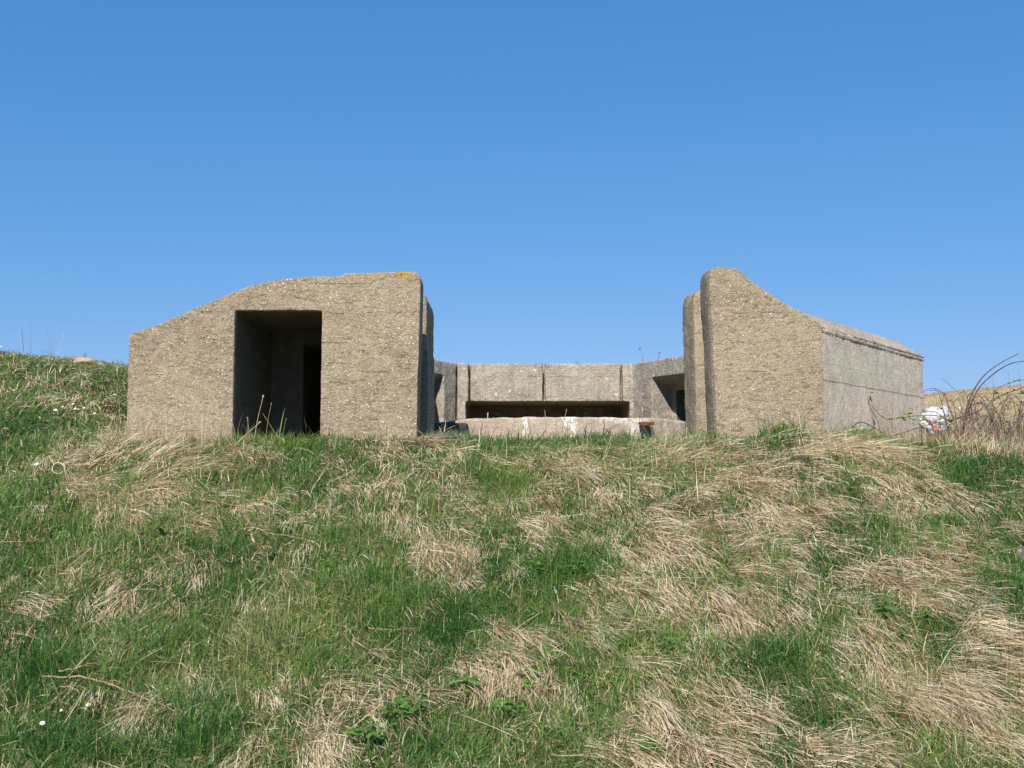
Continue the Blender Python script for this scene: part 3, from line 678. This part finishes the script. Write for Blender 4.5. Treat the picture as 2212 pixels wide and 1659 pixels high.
stalk(1203, 958, 910, -1, 'thin dead stem beside the lime streak on the pit wall', G2, 'greystalk', 10.4, .003)
stalk(1208, 928, 886, 16, 'curved reddish dead stem leaning right before the parapet slot', G2, 'drystalk', 10.8, .0045)
stalk(1375, 935, 918, 6, 'small reddish dead stem near the right end of the parapet slot', G2, 'drystalk', 10.8, .0035)
G3 = 'dead stalks standing near the flank wall'
stalk(1480, 970, 925, 3, 'pale upright stalk at the foot of the right gap pillar', G3, 'palestalk', 10.35, .004)
stalk(1575, 955, 905, 6, 'bleached leaning stalk before the left edge of the flank wall', G3, 'palestalk', 10.4, .004)
stalk(1715, 948, 900, 10, 'tan stalk leaning right before the middle of the flank wall', G3, 'drystalk', 10.4, .003)
stalk(1300, 1000, 945, 20, 'tall straw stalk leaning right on the crest below the pit wall', G3, 'palestalk', 10.0, .0036)
stalk(1250, 1150, 1050, 60, 'dark thin upright dead stem among the straw in mid slope', G3, 'greystalk', 8.6, .0032)
stalk(935, 1190, 1175, 3, 'short pale straw left of the big mid slope tuft', G3, 'palestalk', 8.0, .003)
G4 = 'thin dead weeds on the bank against the sky'
stalk(52, 762, 706, -5, 'dark bent weed stem highest on the left bank skyline', G4, 'greystalk', 13.9, .0045, None)
stalk(52, 712, 684, -34, 'thin bending weed top hanging left above the bank skyline', G4, 'greystalk', 13.9, .003, 'tip') if False else None
stalk(68, 762, 698, 0, 'slim dead weed second from the left on the bank skyline', G4, 'greystalk', 14.0, .0022)
stalk(117, 772, 715, -15, 'dark weed with a drooping seed head on the bank skyline', G4, 'greystalk', 13.8, .003)
stalk(118, 772, 722, 19, 'bleached straight stalk leaning right on the bank skyline', G4, 'palestalk', 13.8, .004, None)
stalk(122, 772, 703, -14, 'thinnest tall weed behind the bleached stalk on the bank', G4, 'greystalk', 14.0, .002)
stalk(272, 800, 776, -22, 'dark twig leaning left beside the block on the bank skyline', G4, 'greystalk', 13.6, .004, None)
stalk(0, 770, 752, 18, 'pale stalk leaning right at the left end of the bank skyline', G4, 'palestalk', 13.8, .005, None)
# weeds growing on top of the parapet
for px, h, ln, lb in ((1390, .26, -.05, 'tallest thin weed growing on top of the parapet'), (1418, .20, .05, 'thin dark weed right of the tallest weed on the parapet'), (1245, .05, .01, 'tiny weed tuft on the middle of the parapet top')):
    p = at(px, 783, 15.45); root = empty('parapet_weed', V3(p.x, 15.45, ZP - .01), lb, 'weed', 'weeds growing on the parapet')
    m = MB(); m.tube([V3(0,0,0), V3(ln * .4, 0, h * .5), V3(ln, 0, h)], [.004, .0035, .0025], 4); m.tube([V3(ln*.4,0,h*.5), V3(ln*.4+.05,0,h*.8)], [.0025, .002], 4); m.build('stem', M['greystalk'], root)
    m = MB()
    for k in range(7): m.leaf(V3(ln, 0, h), V3(random.uniform(-1, 1), random.uniform(-1, 1), random.uniform(-.2, .8)), V3(0, 0, 1), .035, .008)
    m.build('seed_head', M['greystalk'], root)

# daisies
dp = MB()
for k in range(15):
    a = 2 * math.pi * k / 15; dp.leaf(V3(.003 * math.cos(a), .003 * math.sin(a), 0), V3(math.cos(a), math.sin(a), .12), V3(0, 0, 1), .0135, .003, .1, .1)
def ball(r, sq=1.0, seg=10, ring=6, c=V3(0, 0, 0), jit=0.0):
    m = MB()
    for i in range(ring + 1):
        th = math.pi * i / ring
        for k in range(seg):
            a = 2 * math.pi * k / seg; q = 1 + random.uniform(-jit, jit)
            m.v.append(c + V3(r * q * math.sin(th) * math.cos(a), r * q * math.sin(th) * math.sin(a), r * sq * math.cos(th)))
    for i in range(ring):
        for k in range(seg):
            m.f.append((i * seg + k, (i + 1) * seg + k, (i + 1) * seg + (k + 1) % seg, i * seg + (k + 1) % seg))
    return m
dm = mesh_from(dp.v, dp.f); dm.materials.append(M['petal'])
de = ball(.0055, .6); em = mesh_from(de.v, de.f); em.materials.append(M['eye'])
ds_ = MB().tube([V3(0, 0, -.13), V3(.004, 0, -.06), V3(0, 0, -.001)], .0012, 4); sm = mesh_from(ds_.v, ds_.f); sm.materials.append(M['stem_green'])
for px, py, sc, lb in (
  (121, 910, 1.5, 'largest white daisy at the left of the row beside the block'), (136, 903, 1.0, 'small white daisy second from left in the row on the bank foot'),
  (158, 897, 1.2, 'uppermost white daisy of the row on the bank foot'), (163, 907, 1.4, 'bright white daisy at the centre of the row on the bank foot'),
  (170, 908, .8, 'tiny white daisy touching the bright centre one'), (182, 905, 1.1, 'white daisy second from right in the row near the block'),
  (205, 917, 1.2, 'lowest white daisy at the right of the row near the block'), (30, 866, .9, 'single faint white daisy high on the left bank'),
  (80, 1031, 1.7, 'big white daisy beside the curled dry stem on the left slope'), (93, 1606, 1.25, 'white daisy above the bottom left green tussock'),
  (192, 1565, 1.1, 'white daisy at the edge of dry grass near the bottom left'), (134, 1577, .8, 'small cream daisy between the two bottom left daisies'), (3, 765, 1.0, 'white daisy on the left bank skyline')):
    b = ground_at(px, py); r = empty('daisy', b + V3(0, -.02, .125), lb, 'flower', 'white daisies in the turf')
    sc *= .85; r.scale = (sc, sc, 1); r.rotation_euler = (R(38), R(random.uniform(-12, 12)), 0)
    for n_, me in (('petals', dm), ('centre', em), ('stem', sm)):
        o = bpy.data.objects.new(n_, me); COL.objects.link(o); o.parent = r
# curled dry stem
b = ground_at(125, 1033); root = empty('curled_stem', b + V3(0, 0, .09), 'pale dry stem curled into a ring on the left slope', 'dry stem')
m = MB(); m.tube([V3(.062 * math.cos(a) * (1 - .12 * a / 6), -.01 * math.sin(2 * a), .055 * math.sin(a) * (1 - .1 * a / 6)) for a in np.linspace(-.6, 5.6, 22)], .0052, 6)
m.tube([V3(.05, -.01, .05), V3(.075, -.02, .02), V3(.07, -.02, -.03)], .004, 5)
c = m.build('stem', M['palestalk'], root)

# leafy weeds on the slope
def weed(px, py, size, mat, kind, label, n=9):
    b = ground_at(px, py); root = empty('leafy_weed', b, label, 'weed', 'broad leaved weeds among the grass')
    leaves = []
    if kind == 'nettle':
        h = size; st = MB().tube([V3(0, 0, -.02), V3(.01, -.01, h * .5), V3(.015, -.02, h)], [.004, .0035, .0025], 5); st.build('stem', M['stem_green'], root)
        for i in range(n):
            t = .25 + .75 * i / (n - 1); a0 = i * 1.57 + random.uniform(-.3, .3)
            for s_ in (0, math.pi):
                a = a0 + s_; L = size * (.55 - .25 * t) * random.uniform(.85, 1.15)
                leaves.append(MB().leaf(V3(.012 * t, -.018 * t, h * t), V3(math.cos(a), math.sin(a), .35), V3(0, -.3, 1), L, L * .3, .25, .5, .12))
    elif kind == 'rosette':
        for i in range(n):
            a = i * 2.4 + random.uniform(-.2, .2); L = size * random.uniform(.5, 1.0)
            leaves.append(MB().leaf(V3(0, 0, .02), V3(math.cos(a), math.sin(a), random.uniform(.6, 1.8)), V3(0, 0, 1), L, L * .15, .45, .5, .1))
    else:
        n = n * 2
        for i in range(n):
            a = i * 2.4 + random.uniform(-.5, .5); rr = size * math.sqrt(i / n) * random.uniform(.6, 1.15); h = random.uniform(.04, .14)
            p = V3(rr * math.cos(a), rr * math.sin(a), h); L = random.uniform(.022, .042)
            g_ = MB().tube([V3(p.x * .6, p.y * .6, -.02), p], .0016, 4); az = random.uniform(0, 6.3)
            for q in (-1.9, 0, 1.9): g_.leaf(p, V3(math.cos(az + q), math.sin(az + q), random.uniform(-.1, .6)), V3(0, -.5, 1), L, L * .45, .2, .35, .08)
            leaves.append(g_)
    for l_ in leaves: l_.build('leaf', M[mat], root)
    return root
weed(1909, 1345, .19, 'leaf', 'nettle', 'tall nettle growing at the edge of the dark hollow on the right slope', 7)
weed(1947, 1395, .13, 'leaf', 'nettle', 'low bright nettle just below the tall nettle', 6)
weed(2000, 1352, .13, 'leaf', 'nettle', 'low nettle right of the tall nettle', 6)
weed(1850, 1330, .10, 'leaf', 'nettle', 'small nettle left of the tall nettle', 5)
weed(1938, 1268, .11, 'leaf', 'nettle', 'nettle poking through the big straw lock above the tall nettle', 5)
weed(798, 1612, .17, 'leaf', 'clover', 'bright leafy clump at the bottom edge below the long straw locks', 13)
weed(870, 1560, .14, 'leaf', 'clover', 'bright leafy clump above the bottom edge clump', 11)
weed(1009, 1505, .13, 'leaf', 'clover', 'yellowish green leafy clump under the central straw locks', 9)
weed(1135, 1495, .12, 'leaf', 'clover', 'leafy clump touching the left end of the short straw fan', 9)
weed(1099, 1550, .15, 'leaf', 'clover', 'wide leafy clump below the short straw fan', 12)
weed(1412, 1640, .08, 'leaf', 'clover', 'small round leaved weed in the bottom straw mat', 5)
weed(1338, 1412, .10, 'leaf', 'clover', 'pale leafy weed left of the long curved stalk', 7)
weed(1450, 1420, .11, 'leaf', 'clover', 'leafy weed right of the long curved stalk', 7)
weed(1070, 1225, .15, 'dockleaf', 'rosette', 'dark dock rosette right of the big mid slope tuft', 9)
weed(1150, 1245, .13, 'leaf', 'clover', 'bright clover patch right of the dark dock rosette', 10)
weed(1240, 1250, .13, 'leaf', 'clover', 'clover patch beside the white feather', 10)
weed(350, 1165, .15, 'dockleaf', 'rosette', 'dark green dock rosette below the brown grass on the left', 10)
weed(300, 1185, .11, 'dockleaf', 'rosette', 'smaller dock rosette left of the dark one', 8)
weed(410, 1180, .11, 'dockleaf', 'rosette', 'smaller dock rosette right of the dark one', 8)
weed(591, 1212, .13, 'blueleaf', 'rosette', 'blue green rosette beside the pale dead leaf', 11)
weed(1690, 1315, .10, 'leaf', 'nettle', 'small nettle left in the right hand straw', 5)
# single small finds
b = ground_at(547, 1184); root = empty('dead_leaf', b + V3(0, 0, .06), 'pale dead leaf standing up beside the blue green rosette', 'leaf')
m = MB().leaf(V3(.01, 0, -.05), V3(-.25, -.1, 1), V3(.3, -1, .2), .11, .012, .6, .3); m.build('blade', M['deadleaf'], root)
b = ground_at(1202, 1298); root = empty('feather', b + V3(0, 0, .07), 'small white feather caught in the grass of mid slope', 'feather')
MB().leaf(V3(.0, 0, -.02), V3(-.3, -.2, .9), V3(0, -1, .3), .05, .008, .3, .3).build('vane', M['petal'], root)
MB().tube([V3(.0, 0, -.02), V3(-.02, -.015, .04)], .0012, 4).build('quill', M['scrap'], root)
b = ground_at(572, 1334); root = empty('paper_scrap', b + V3(0, 0, .06), 'thin white scrap upright in the green of the lower left', 'scrap'); MB().leaf(V3(0, 0, -.03), V3(.1, -.1, 1), V3(.5, -1, 0), .05, .005, .4, .2).build('sheet', M['scrap'], root)
def rock(name, p, s, mat, label, cat, jit=.16, rz=0.0):
    random.seed(int(abs(p.x * 100)) + 3); m = ball(1, 1, 16, 10, jit=0)
    for i, v in enumerate(m.v):
        q = 1 + .30 * mnoise.noise(v * 1.3 + V3(p.x, 0, 0)) + jit * mnoise.noise(v * 3.1)
        m.v[i] = V3(v.x * s[0], v.y * s[1], max(v.z, -.5) * s[2]) * q
    o = m.build(name, M[mat]); o.location = p; o.rotation_euler = (0, 0, rz)
    return tag(o, label, cat)
p = at(184, 783, 13.6); rock('boulder', V3(p.x, 13.6, float(height(p.x, 13.6)) + .05), (.165, .12, .06), 'stone', 'pale brown stone lying on the skyline of the left bank', 'stone')
p = ground_at(2202, 1212); rock('mottled_stone', p + V3(0, 0, .05), (.03, .03, .055), 'mottled', 'mottled grey stone by a dark hole at the right edge', 'stone', .3)
p = at(2035, 962, 11.3); zz = float(height(p.x, 11.3))
o = cast('flat_stone', boxv((p.x - .23, 11.2, p.z - .06), (p.x + .26, 11.5, p.z + .008)), [], M['stone'], None, .014, 1.5, .02, 40.0)
tag(o, 'flat pale stone slab in the dead grass below the white bag', 'stone')

# white plastic bag against the brambles
p = at(2022, 912, 12.3)
root = empty('plastic_bag', V3(p.x, 12.3, p.z), 'crumpled white plastic bag with red print caught in the brambles by the side wall', 'bag'); root.scale = (1.4, 1.1, 1.12)
bm = bmesh.new(); bmesh.ops.create_icosphere(bm, subdivisions=5, radius=1)
for v in bm.verts:
    d = v.co.normalized(); q = 1 + .30 * mnoise.noise(d * 1.6 + V3(4, 2, 1)) - .34 * abs(mnoise.noise(d * 2.9)) - .22 * abs(mnoise.noise(d * 6.1)) + .05 * mnoise.noise(d * 14)
    x, z = d.x * q, d.z * q
    v.co = V3(.155 * x + .05 * z * -.5 + (.09 if z > .3 else 0) * (z - .3), .12 * d.y * q, .185 * z)
me = bpy.data.meshes.new('m'); bm.to_mesh(me); bm.free(); bag = link_mesh('bag_skin', me, M['bag'], root)
m = MB()
for k in range(9):
    a = R(40 * k); m.leaf(V3(.055, -.01, .155), V3(.6 + .3 * math.cos(a), .4 * math.sin(a), .5), V3(0, -1, .3), .045, .02, .6, .5)
m.build('bag_knot', M['bag'], root)
pm = MB(); vs = bag.data.vertices; fs = [f for f in bag.data.polygons if f.normal.y < -.2 and -.13 < f.center.z < .02 and -.09 < f.center.x < .03 and abs(f.center.x + .035 + .35 * (f.center.z + .05) + .02 * math.sin(f.center.z * 90)) < .024 + .012 * math.sin(f.center.z * 55)]
fa = {}                                                            # keep one unbroken print
for f in fs:
    for e in f.edge_keys: fa.setdefault(e, []).append(f)
best, seen = [], set()
for f in fs:
    if f.index in seen: continue
    stack, comp = [f], []; seen.add(f.index)
    while stack:
        h = stack.pop(); comp.append(h)
        for e in h.edge_keys:
            for q in fa[e]:
                if q.index not in seen: seen.add(q.index); stack.append(q)
    if len(comp) > len(best): best = comp
fs = best
for f in fs:
    bb = len(pm.v)
    for i in f.vertices: pm.v.append(vs[i].co + vs[i].normal * .0025)
    pm.f.append(tuple(range(bb, bb + len(f.vertices))))
pm.build('print', M['print'], root)
p = at(2073, 905, 13.2); q = rock('paper_scrap', V3(p.x, 13.2, p.z), (.012, .011, .014), 'scrap', 'small white scrap of litter in the field edge above the bag', 'litter'); q.location = at(2073, 882, 13.2)
q = rock('paper_scrap', at(2118, 944, 12.0), (.013, .012, .018), 'scrap', 'small white scrap of litter among the bramble stems right of the bag', 'litter')

# brambles
def cane(pix, r, thorn=True, sway=0.0):
    """stem path through photo points given as (px, py, distance), smoothed"""
    P = [at(*q) for q in pix]; pts = []
    for i in range(len(P) - 1):
        p0, p1, p2, p3 = P[max(i - 1, 0)], P[i], P[i + 1], P[min(i + 2, len(P) - 1)]
        for k in range(6):
            t = k / 6; pts.append(.5 * ((2 * p1) + (p2 - p0) * t + (2 * p0 - 5 * p1 + 4 * p2 - p3) * t * t + (3 * p1 - p0 - 3 * p2 + p3) * t ** 3))
    pts.append(P[-1]); n = len(pts)
    return pts, [r * (1 - .6 * i / (n - 1)) for i in range(n)]
def bramble(label, base, canes, leaves):
    root = empty('bramble', at(*base), label, 'bramble', 'thorny brambles around the side wall'); o0 = root.location.copy(); stems = []
    for pix, r, mat in canes:
        pts, rad = cane(pix, r); m = MB().tube([p - o0 for p in pts], rad, 6)
        for i in range(2, len(pts) - 1):
            d = (pts[i] - pts[i - 1]); a = V3(random.uniform(-1, 1), random.uniform(-1, 1), random.uniform(-1, 1)).normalized()
            e = pts[i] - o0; m.tube([e, e + a * (rad[i] + .009)], [.002, .0004], 3)
        m.build('stem', M[mat], root); stems.append(pts)
    for k in range(leaves[0]):
        st = stems[leaves[1][k % len(leaves[1])]]; p = st[int(random.uniform(.15, .98) * (len(st) - 1))] - o0; a = random.uniform(0, 6.28); m = MB()
        for q in (-1.2, -.5, 0, .5, 1.2): m.leaf(p, V3(math.cos(a + q), math.sin(a + q) - .2, random.uniform(.1, .9)), V3(0, -.6, 1), random.uniform(.022, .045), .011, .3, .3, .1)
        m.build('leaf', M['youngleaf'], root)
    for (px, py, Y, n) in leaves[2]:
        for k in range(n):
            p = at(px + random.uniform(-14, 14), py + random.uniform(-9, 9), Y) - o0; a = random.uniform(0, 6.28); m = MB()
            for q in (-1.2, -.5, 0, .5, 1.2): m.leaf(p, V3(math.cos(a + q), math.sin(a + q) - .3, random.uniform(.1, .9)), V3(0, -.6, 1), random.uniform(.03, .05), .014, .3, .3, .1)
            m.build('leaf', M['youngleaf'], root)
    return root
bramble('low bramble trailing across the foot of the grey side wall with yellow green leaves', (1880, 965, 11.6), [
  ([(1820,950,11.4),(1838,925,11.5),(1860,912,11.6),(1885,922,11.7),(1915,940,11.8),(1945,952,11.9)], .009, 'cane'),
  ([(1900,950,11.8),(1950,935,11.9),(1990,922,12.0),(2030,912,12.05),(2062,905,12.1)], .008, 'cane'),
  ([(1905,945,11.9),(1895,910,12.0),(1880,880,12.0),(1872,855,12.0)], .006, 'cane'),
  ([(2058,915,12.0),(2030,899,12.0),(1985,898,12.0),(1950,902,12.0),(1915,905,12.0),(1890,885,12.0),(1872,858,12.0)], .006, 'cane'),
  ([(1770,960,11.2),(1790,925,11.3),(1800,905,11.3),(1788,860,11.35)], .003, 'greystalk'),
  ([(1822,948,11.4),(1815,930,11.3),(1790,905,11.3)], .004, 'cane')],
  (12, [3, 3, 1], [(1957,893,12.0,5),(1962,914,12.0,4),(1985,911,12.0,3),(1990,892,12.0,2),(2050,915,12.0,4),(2032,905,12.0,2),(1868,853,12.0,2),(1795,916,11.3,2)]))
bramble('big arching bramble with two tall bare canes reaching the sky at the right edge', (2085, 960, 12.0), [
  ([(2075,975,12.0),(2080,930,12.0),(2086,890,12.0),(2100,850,12.0),(2125,812,12.0),(2160,785,12.0),(2200,764,12.0)], .0125, 'cane'),
  ([(2078,970,12.1),(2084,920,12.1),(2095,880,12.1),(2115,838,12.1),(2150,805,12.1),(2185,785,12.1),(2230,778,12.1)], .011, 'cane'),
  ([(2062,905,12.1),(2110,890,12.3),(2150,862,12.4),(2185,846,12.5),(2240,825,12.6)], .010, 'cane'),
  ([(2100,960,12.2),(2120,920,12.3),(2142,880,12.4),(2150,845,12.5),(2185,826,12.6),(2230,818,12.6)], .007, 'cane'),
  ([(2090,940,11.8),(2130,930,11.9),(2170,905,12.0),(2240,885,12.1)], .006, 'cane'),
  ([(2060,950,12.0),(2064,925,12.0),(2080,905,12.0),(2100,900,12.0)], .006, 'cane'),
  ([(2130,985,11.5),(2140,945,11.6),(2155,905,11.7),(2190,880,11.8)], .006, 'palecane'),
  ([(2122,1000,11.2),(2135,975,11.3),(2142,950,11.4),(2120,935,11.5)], .007, 'palecane'),
  ([(2092,905,12.4),(2060,875,12.5),(2035,845,12.6),(2018,838,12.6)], .004, 'cane'),
  ([(2100,880,12.6),(2075,855,12.7),(2050,830,12.7),(2035,817,12.7)], .004, 'cane'),
  ([(2078,900,12.3),(2081,870,12.4),(2082,840,12.4)], .004, 'cane'),
  ([(2140,850,12.6),(2130,835,12.7),(2125,826,12.7)], .003, 'cane')]
  + [([(x0,985,Y0),(x0+d*.3,940-h*.35,Y0+.1),(x0+d*.65,915-h,Y0+.2),(x0+d,905-h*random.uniform(.3,1.0),Y0+.3)], random.uniform(.005,.0085), 'cane')
     for x0, d, h, Y0 in [(random.uniform(2075,2225), random.uniform(-110,110), random.uniform(0,70), random.uniform(10.9,11.8)) for _ in range(36)]],
  (26, [2, 3, 4, 2, 3], [(2150,855,12.4,3),(2200,850,12.5,4),(2180,950,12.0,3),(2130,905,12.2,3)]))
bramble('tangled low bramble of thin grey stems at the far right edge', (2190, 960, 11.8), [
  ([(2150,1000,11.4),(2170,950,11.6),(2200,905,11.8),(2240,870,12.0)], .006, 'cane'),
  ([(2120,985,11.6),(2165,930,11.8),(2215,900,12.0)], .005, 'cane'),
  ([(2230,985,11.5),(2200,940,11.7),(2150,915,11.9),(2110,930,12.0)], .005, 'palecane'),
  ([(2225,940,11.6),(2190,925,11.8),(2140,880,12.0),(2105,868,12.1)], .005, 'cane'),
  ([(2160,990,11.3),(2175,960,11.4),(2205,940,11.5),(2250,930,11.6)], .005, 'palecane'),
  ([(2080,985,11.5),(2110,950,11.7),(2150,935,11.9),(2200,930,12.0),(2245,900,12.1)], .006, 'cane'),
  ([(2105,1000,11.3),(2118,960,11.5),(2145,925,11.7),(2185,905,11.9),(2235,900,12.0)], .005, 'greystalk'),
  ([(2060,975,11.7),(2085,945,11.8),(2120,915,12.0),(2165,870,12.2),(2200,855,12.3)], .005, 'cane'),
  ([(2185,1000,11.2),(2178,960,11.4),(2160,925,11.6),(2125,890,11.9)], .005, 'palecane'),
  ([(2215,1000,11.2),(2200,960,11.4),(2205,915,11.7),(2225,880,11.9)], .006, 'greystalk'),
  ([(2040,985,11.6),(2075,960,11.7),(2125,965,11.7),(2180,985,11.6)], .005, 'cane'),
  ([(2090,960,12.0),(2095,930,12.1),(2120,900,12.2),(2160,890,12.3),(2215,868,12.4)], .005, 'cane'),
  ([(2143,890,12.8),(2146,850,12.9),(2144,812,12.9)], .0035, 'greystalk'),
  ([(2185,880,12.8),(2181,840,12.9),(2178,800,12.9)], .0035, 'greystalk'),
  ([(2203,880,12.8),(2205,840,12.9),(2200,798,12.9)], .0045, 'greystalk')]
  + [([(x0,990,Y0),(x0+d*.25,945-h*.3,Y0+.1),(x0+d*.55,925-h,Y0+.2),(x0+d,915-h*random.uniform(.5,1.1),Y0+.3)], random.uniform(.004,.0068), random.choice(['cane','greystalk','cane','palecane']))
     for x0, d, h, Y0 in [(random.uniform(2050,2215), random.uniform(-80,90), random.uniform(5,85), random.uniform(10.9,12.2)) for _ in range(50)]],
  (22, [0, 1, 3, 12, 20, 30, 35, 50, 55], [(2190,930,11.8,3)]))

# long stalks lying on the turf
def fallen(pix, label, mat='drystalk', r=.0045):
    P = [ground_at(*q) for q in pix]; o0 = P[0] + V3(0, 0, .09); root = empty('fallen_stalk', o0, label, 'stalk', 'long dead stalks lying on the slope'); n = 4; pts = []
    for i in range(len(P) - 1):
        for k in range(n): pts.append(P[i].lerp(P[i + 1], k / n) + V3(0, 0, random.uniform(.095, .108)) - o0)
    pts.append(P[-1] + V3(0, 0, .08) - o0)
    MB().tube(pts, [r * (1.1 - .5 * i / len(pts)) for i in range(len(pts))], 6).build('stem', M[mat], root)
    q = pts[len(pts) // 2]; d = (pts[-1] - pts[0]).normalized()
    MB().tube([q, q + d * .06 + V3(.02, -.02, .03), q + d * .14 + V3(.03, -.05, .03)], [r * .5, r * .4, r * .25], 5).build('side_twig', M[mat], root)
fallen([(91,1496),(170,1497),(225,1508),(275,1528),(385,1572)], 'longest brown dead stalk lying above the dry patch at the lower left', 'drystalk', .0058)
fallen([(125,1486),(165,1476),(205,1468)], 'short pale stalk lying just above the longest brown stalk')
fallen([(128,1517),(150,1519),(172,1530)], 'small pale stalk lying just below the longest brown stalk')
fallen([(0,1199),(50,1197),(90,1193)], 'pale stalk lying flat at the left edge in mid slope')
fallen([(572,1178),(620,1184),(685,1200)], 'straight thin stalk lying right of the pale dead leaf')
fallen([(430,1103),(520,1120),(620,1130)], 'long thin stalk lying below the doorway grass')
fallen([(1318,1388),(1350,1393),(1385,1394),(1425,1390)], 'long curved pale stalk lying between two leafy weeds on the right')
fallen([(760,1415),(800,1437),(868,1434)], 'bent stalk lying left of the bright green tussock', 'drystalk')
fallen([(795,1388),(850,1392),(890,1391)], 'straight stalk lying across the bright green tussock')
fallen([(1775,1388),(1830,1400),(1890,1425)], 'curved grey stalk lying over the straw at the right', 'greystalk')
fallen([(1190,1668),(1260,1672),(1330,1680)], 'pale stalk lying along the bottom edge')
fallen([(375,1555),(330,1575),(300,1590)], 'short stalk lying in the dry patch at the lower left', 'drystalk')
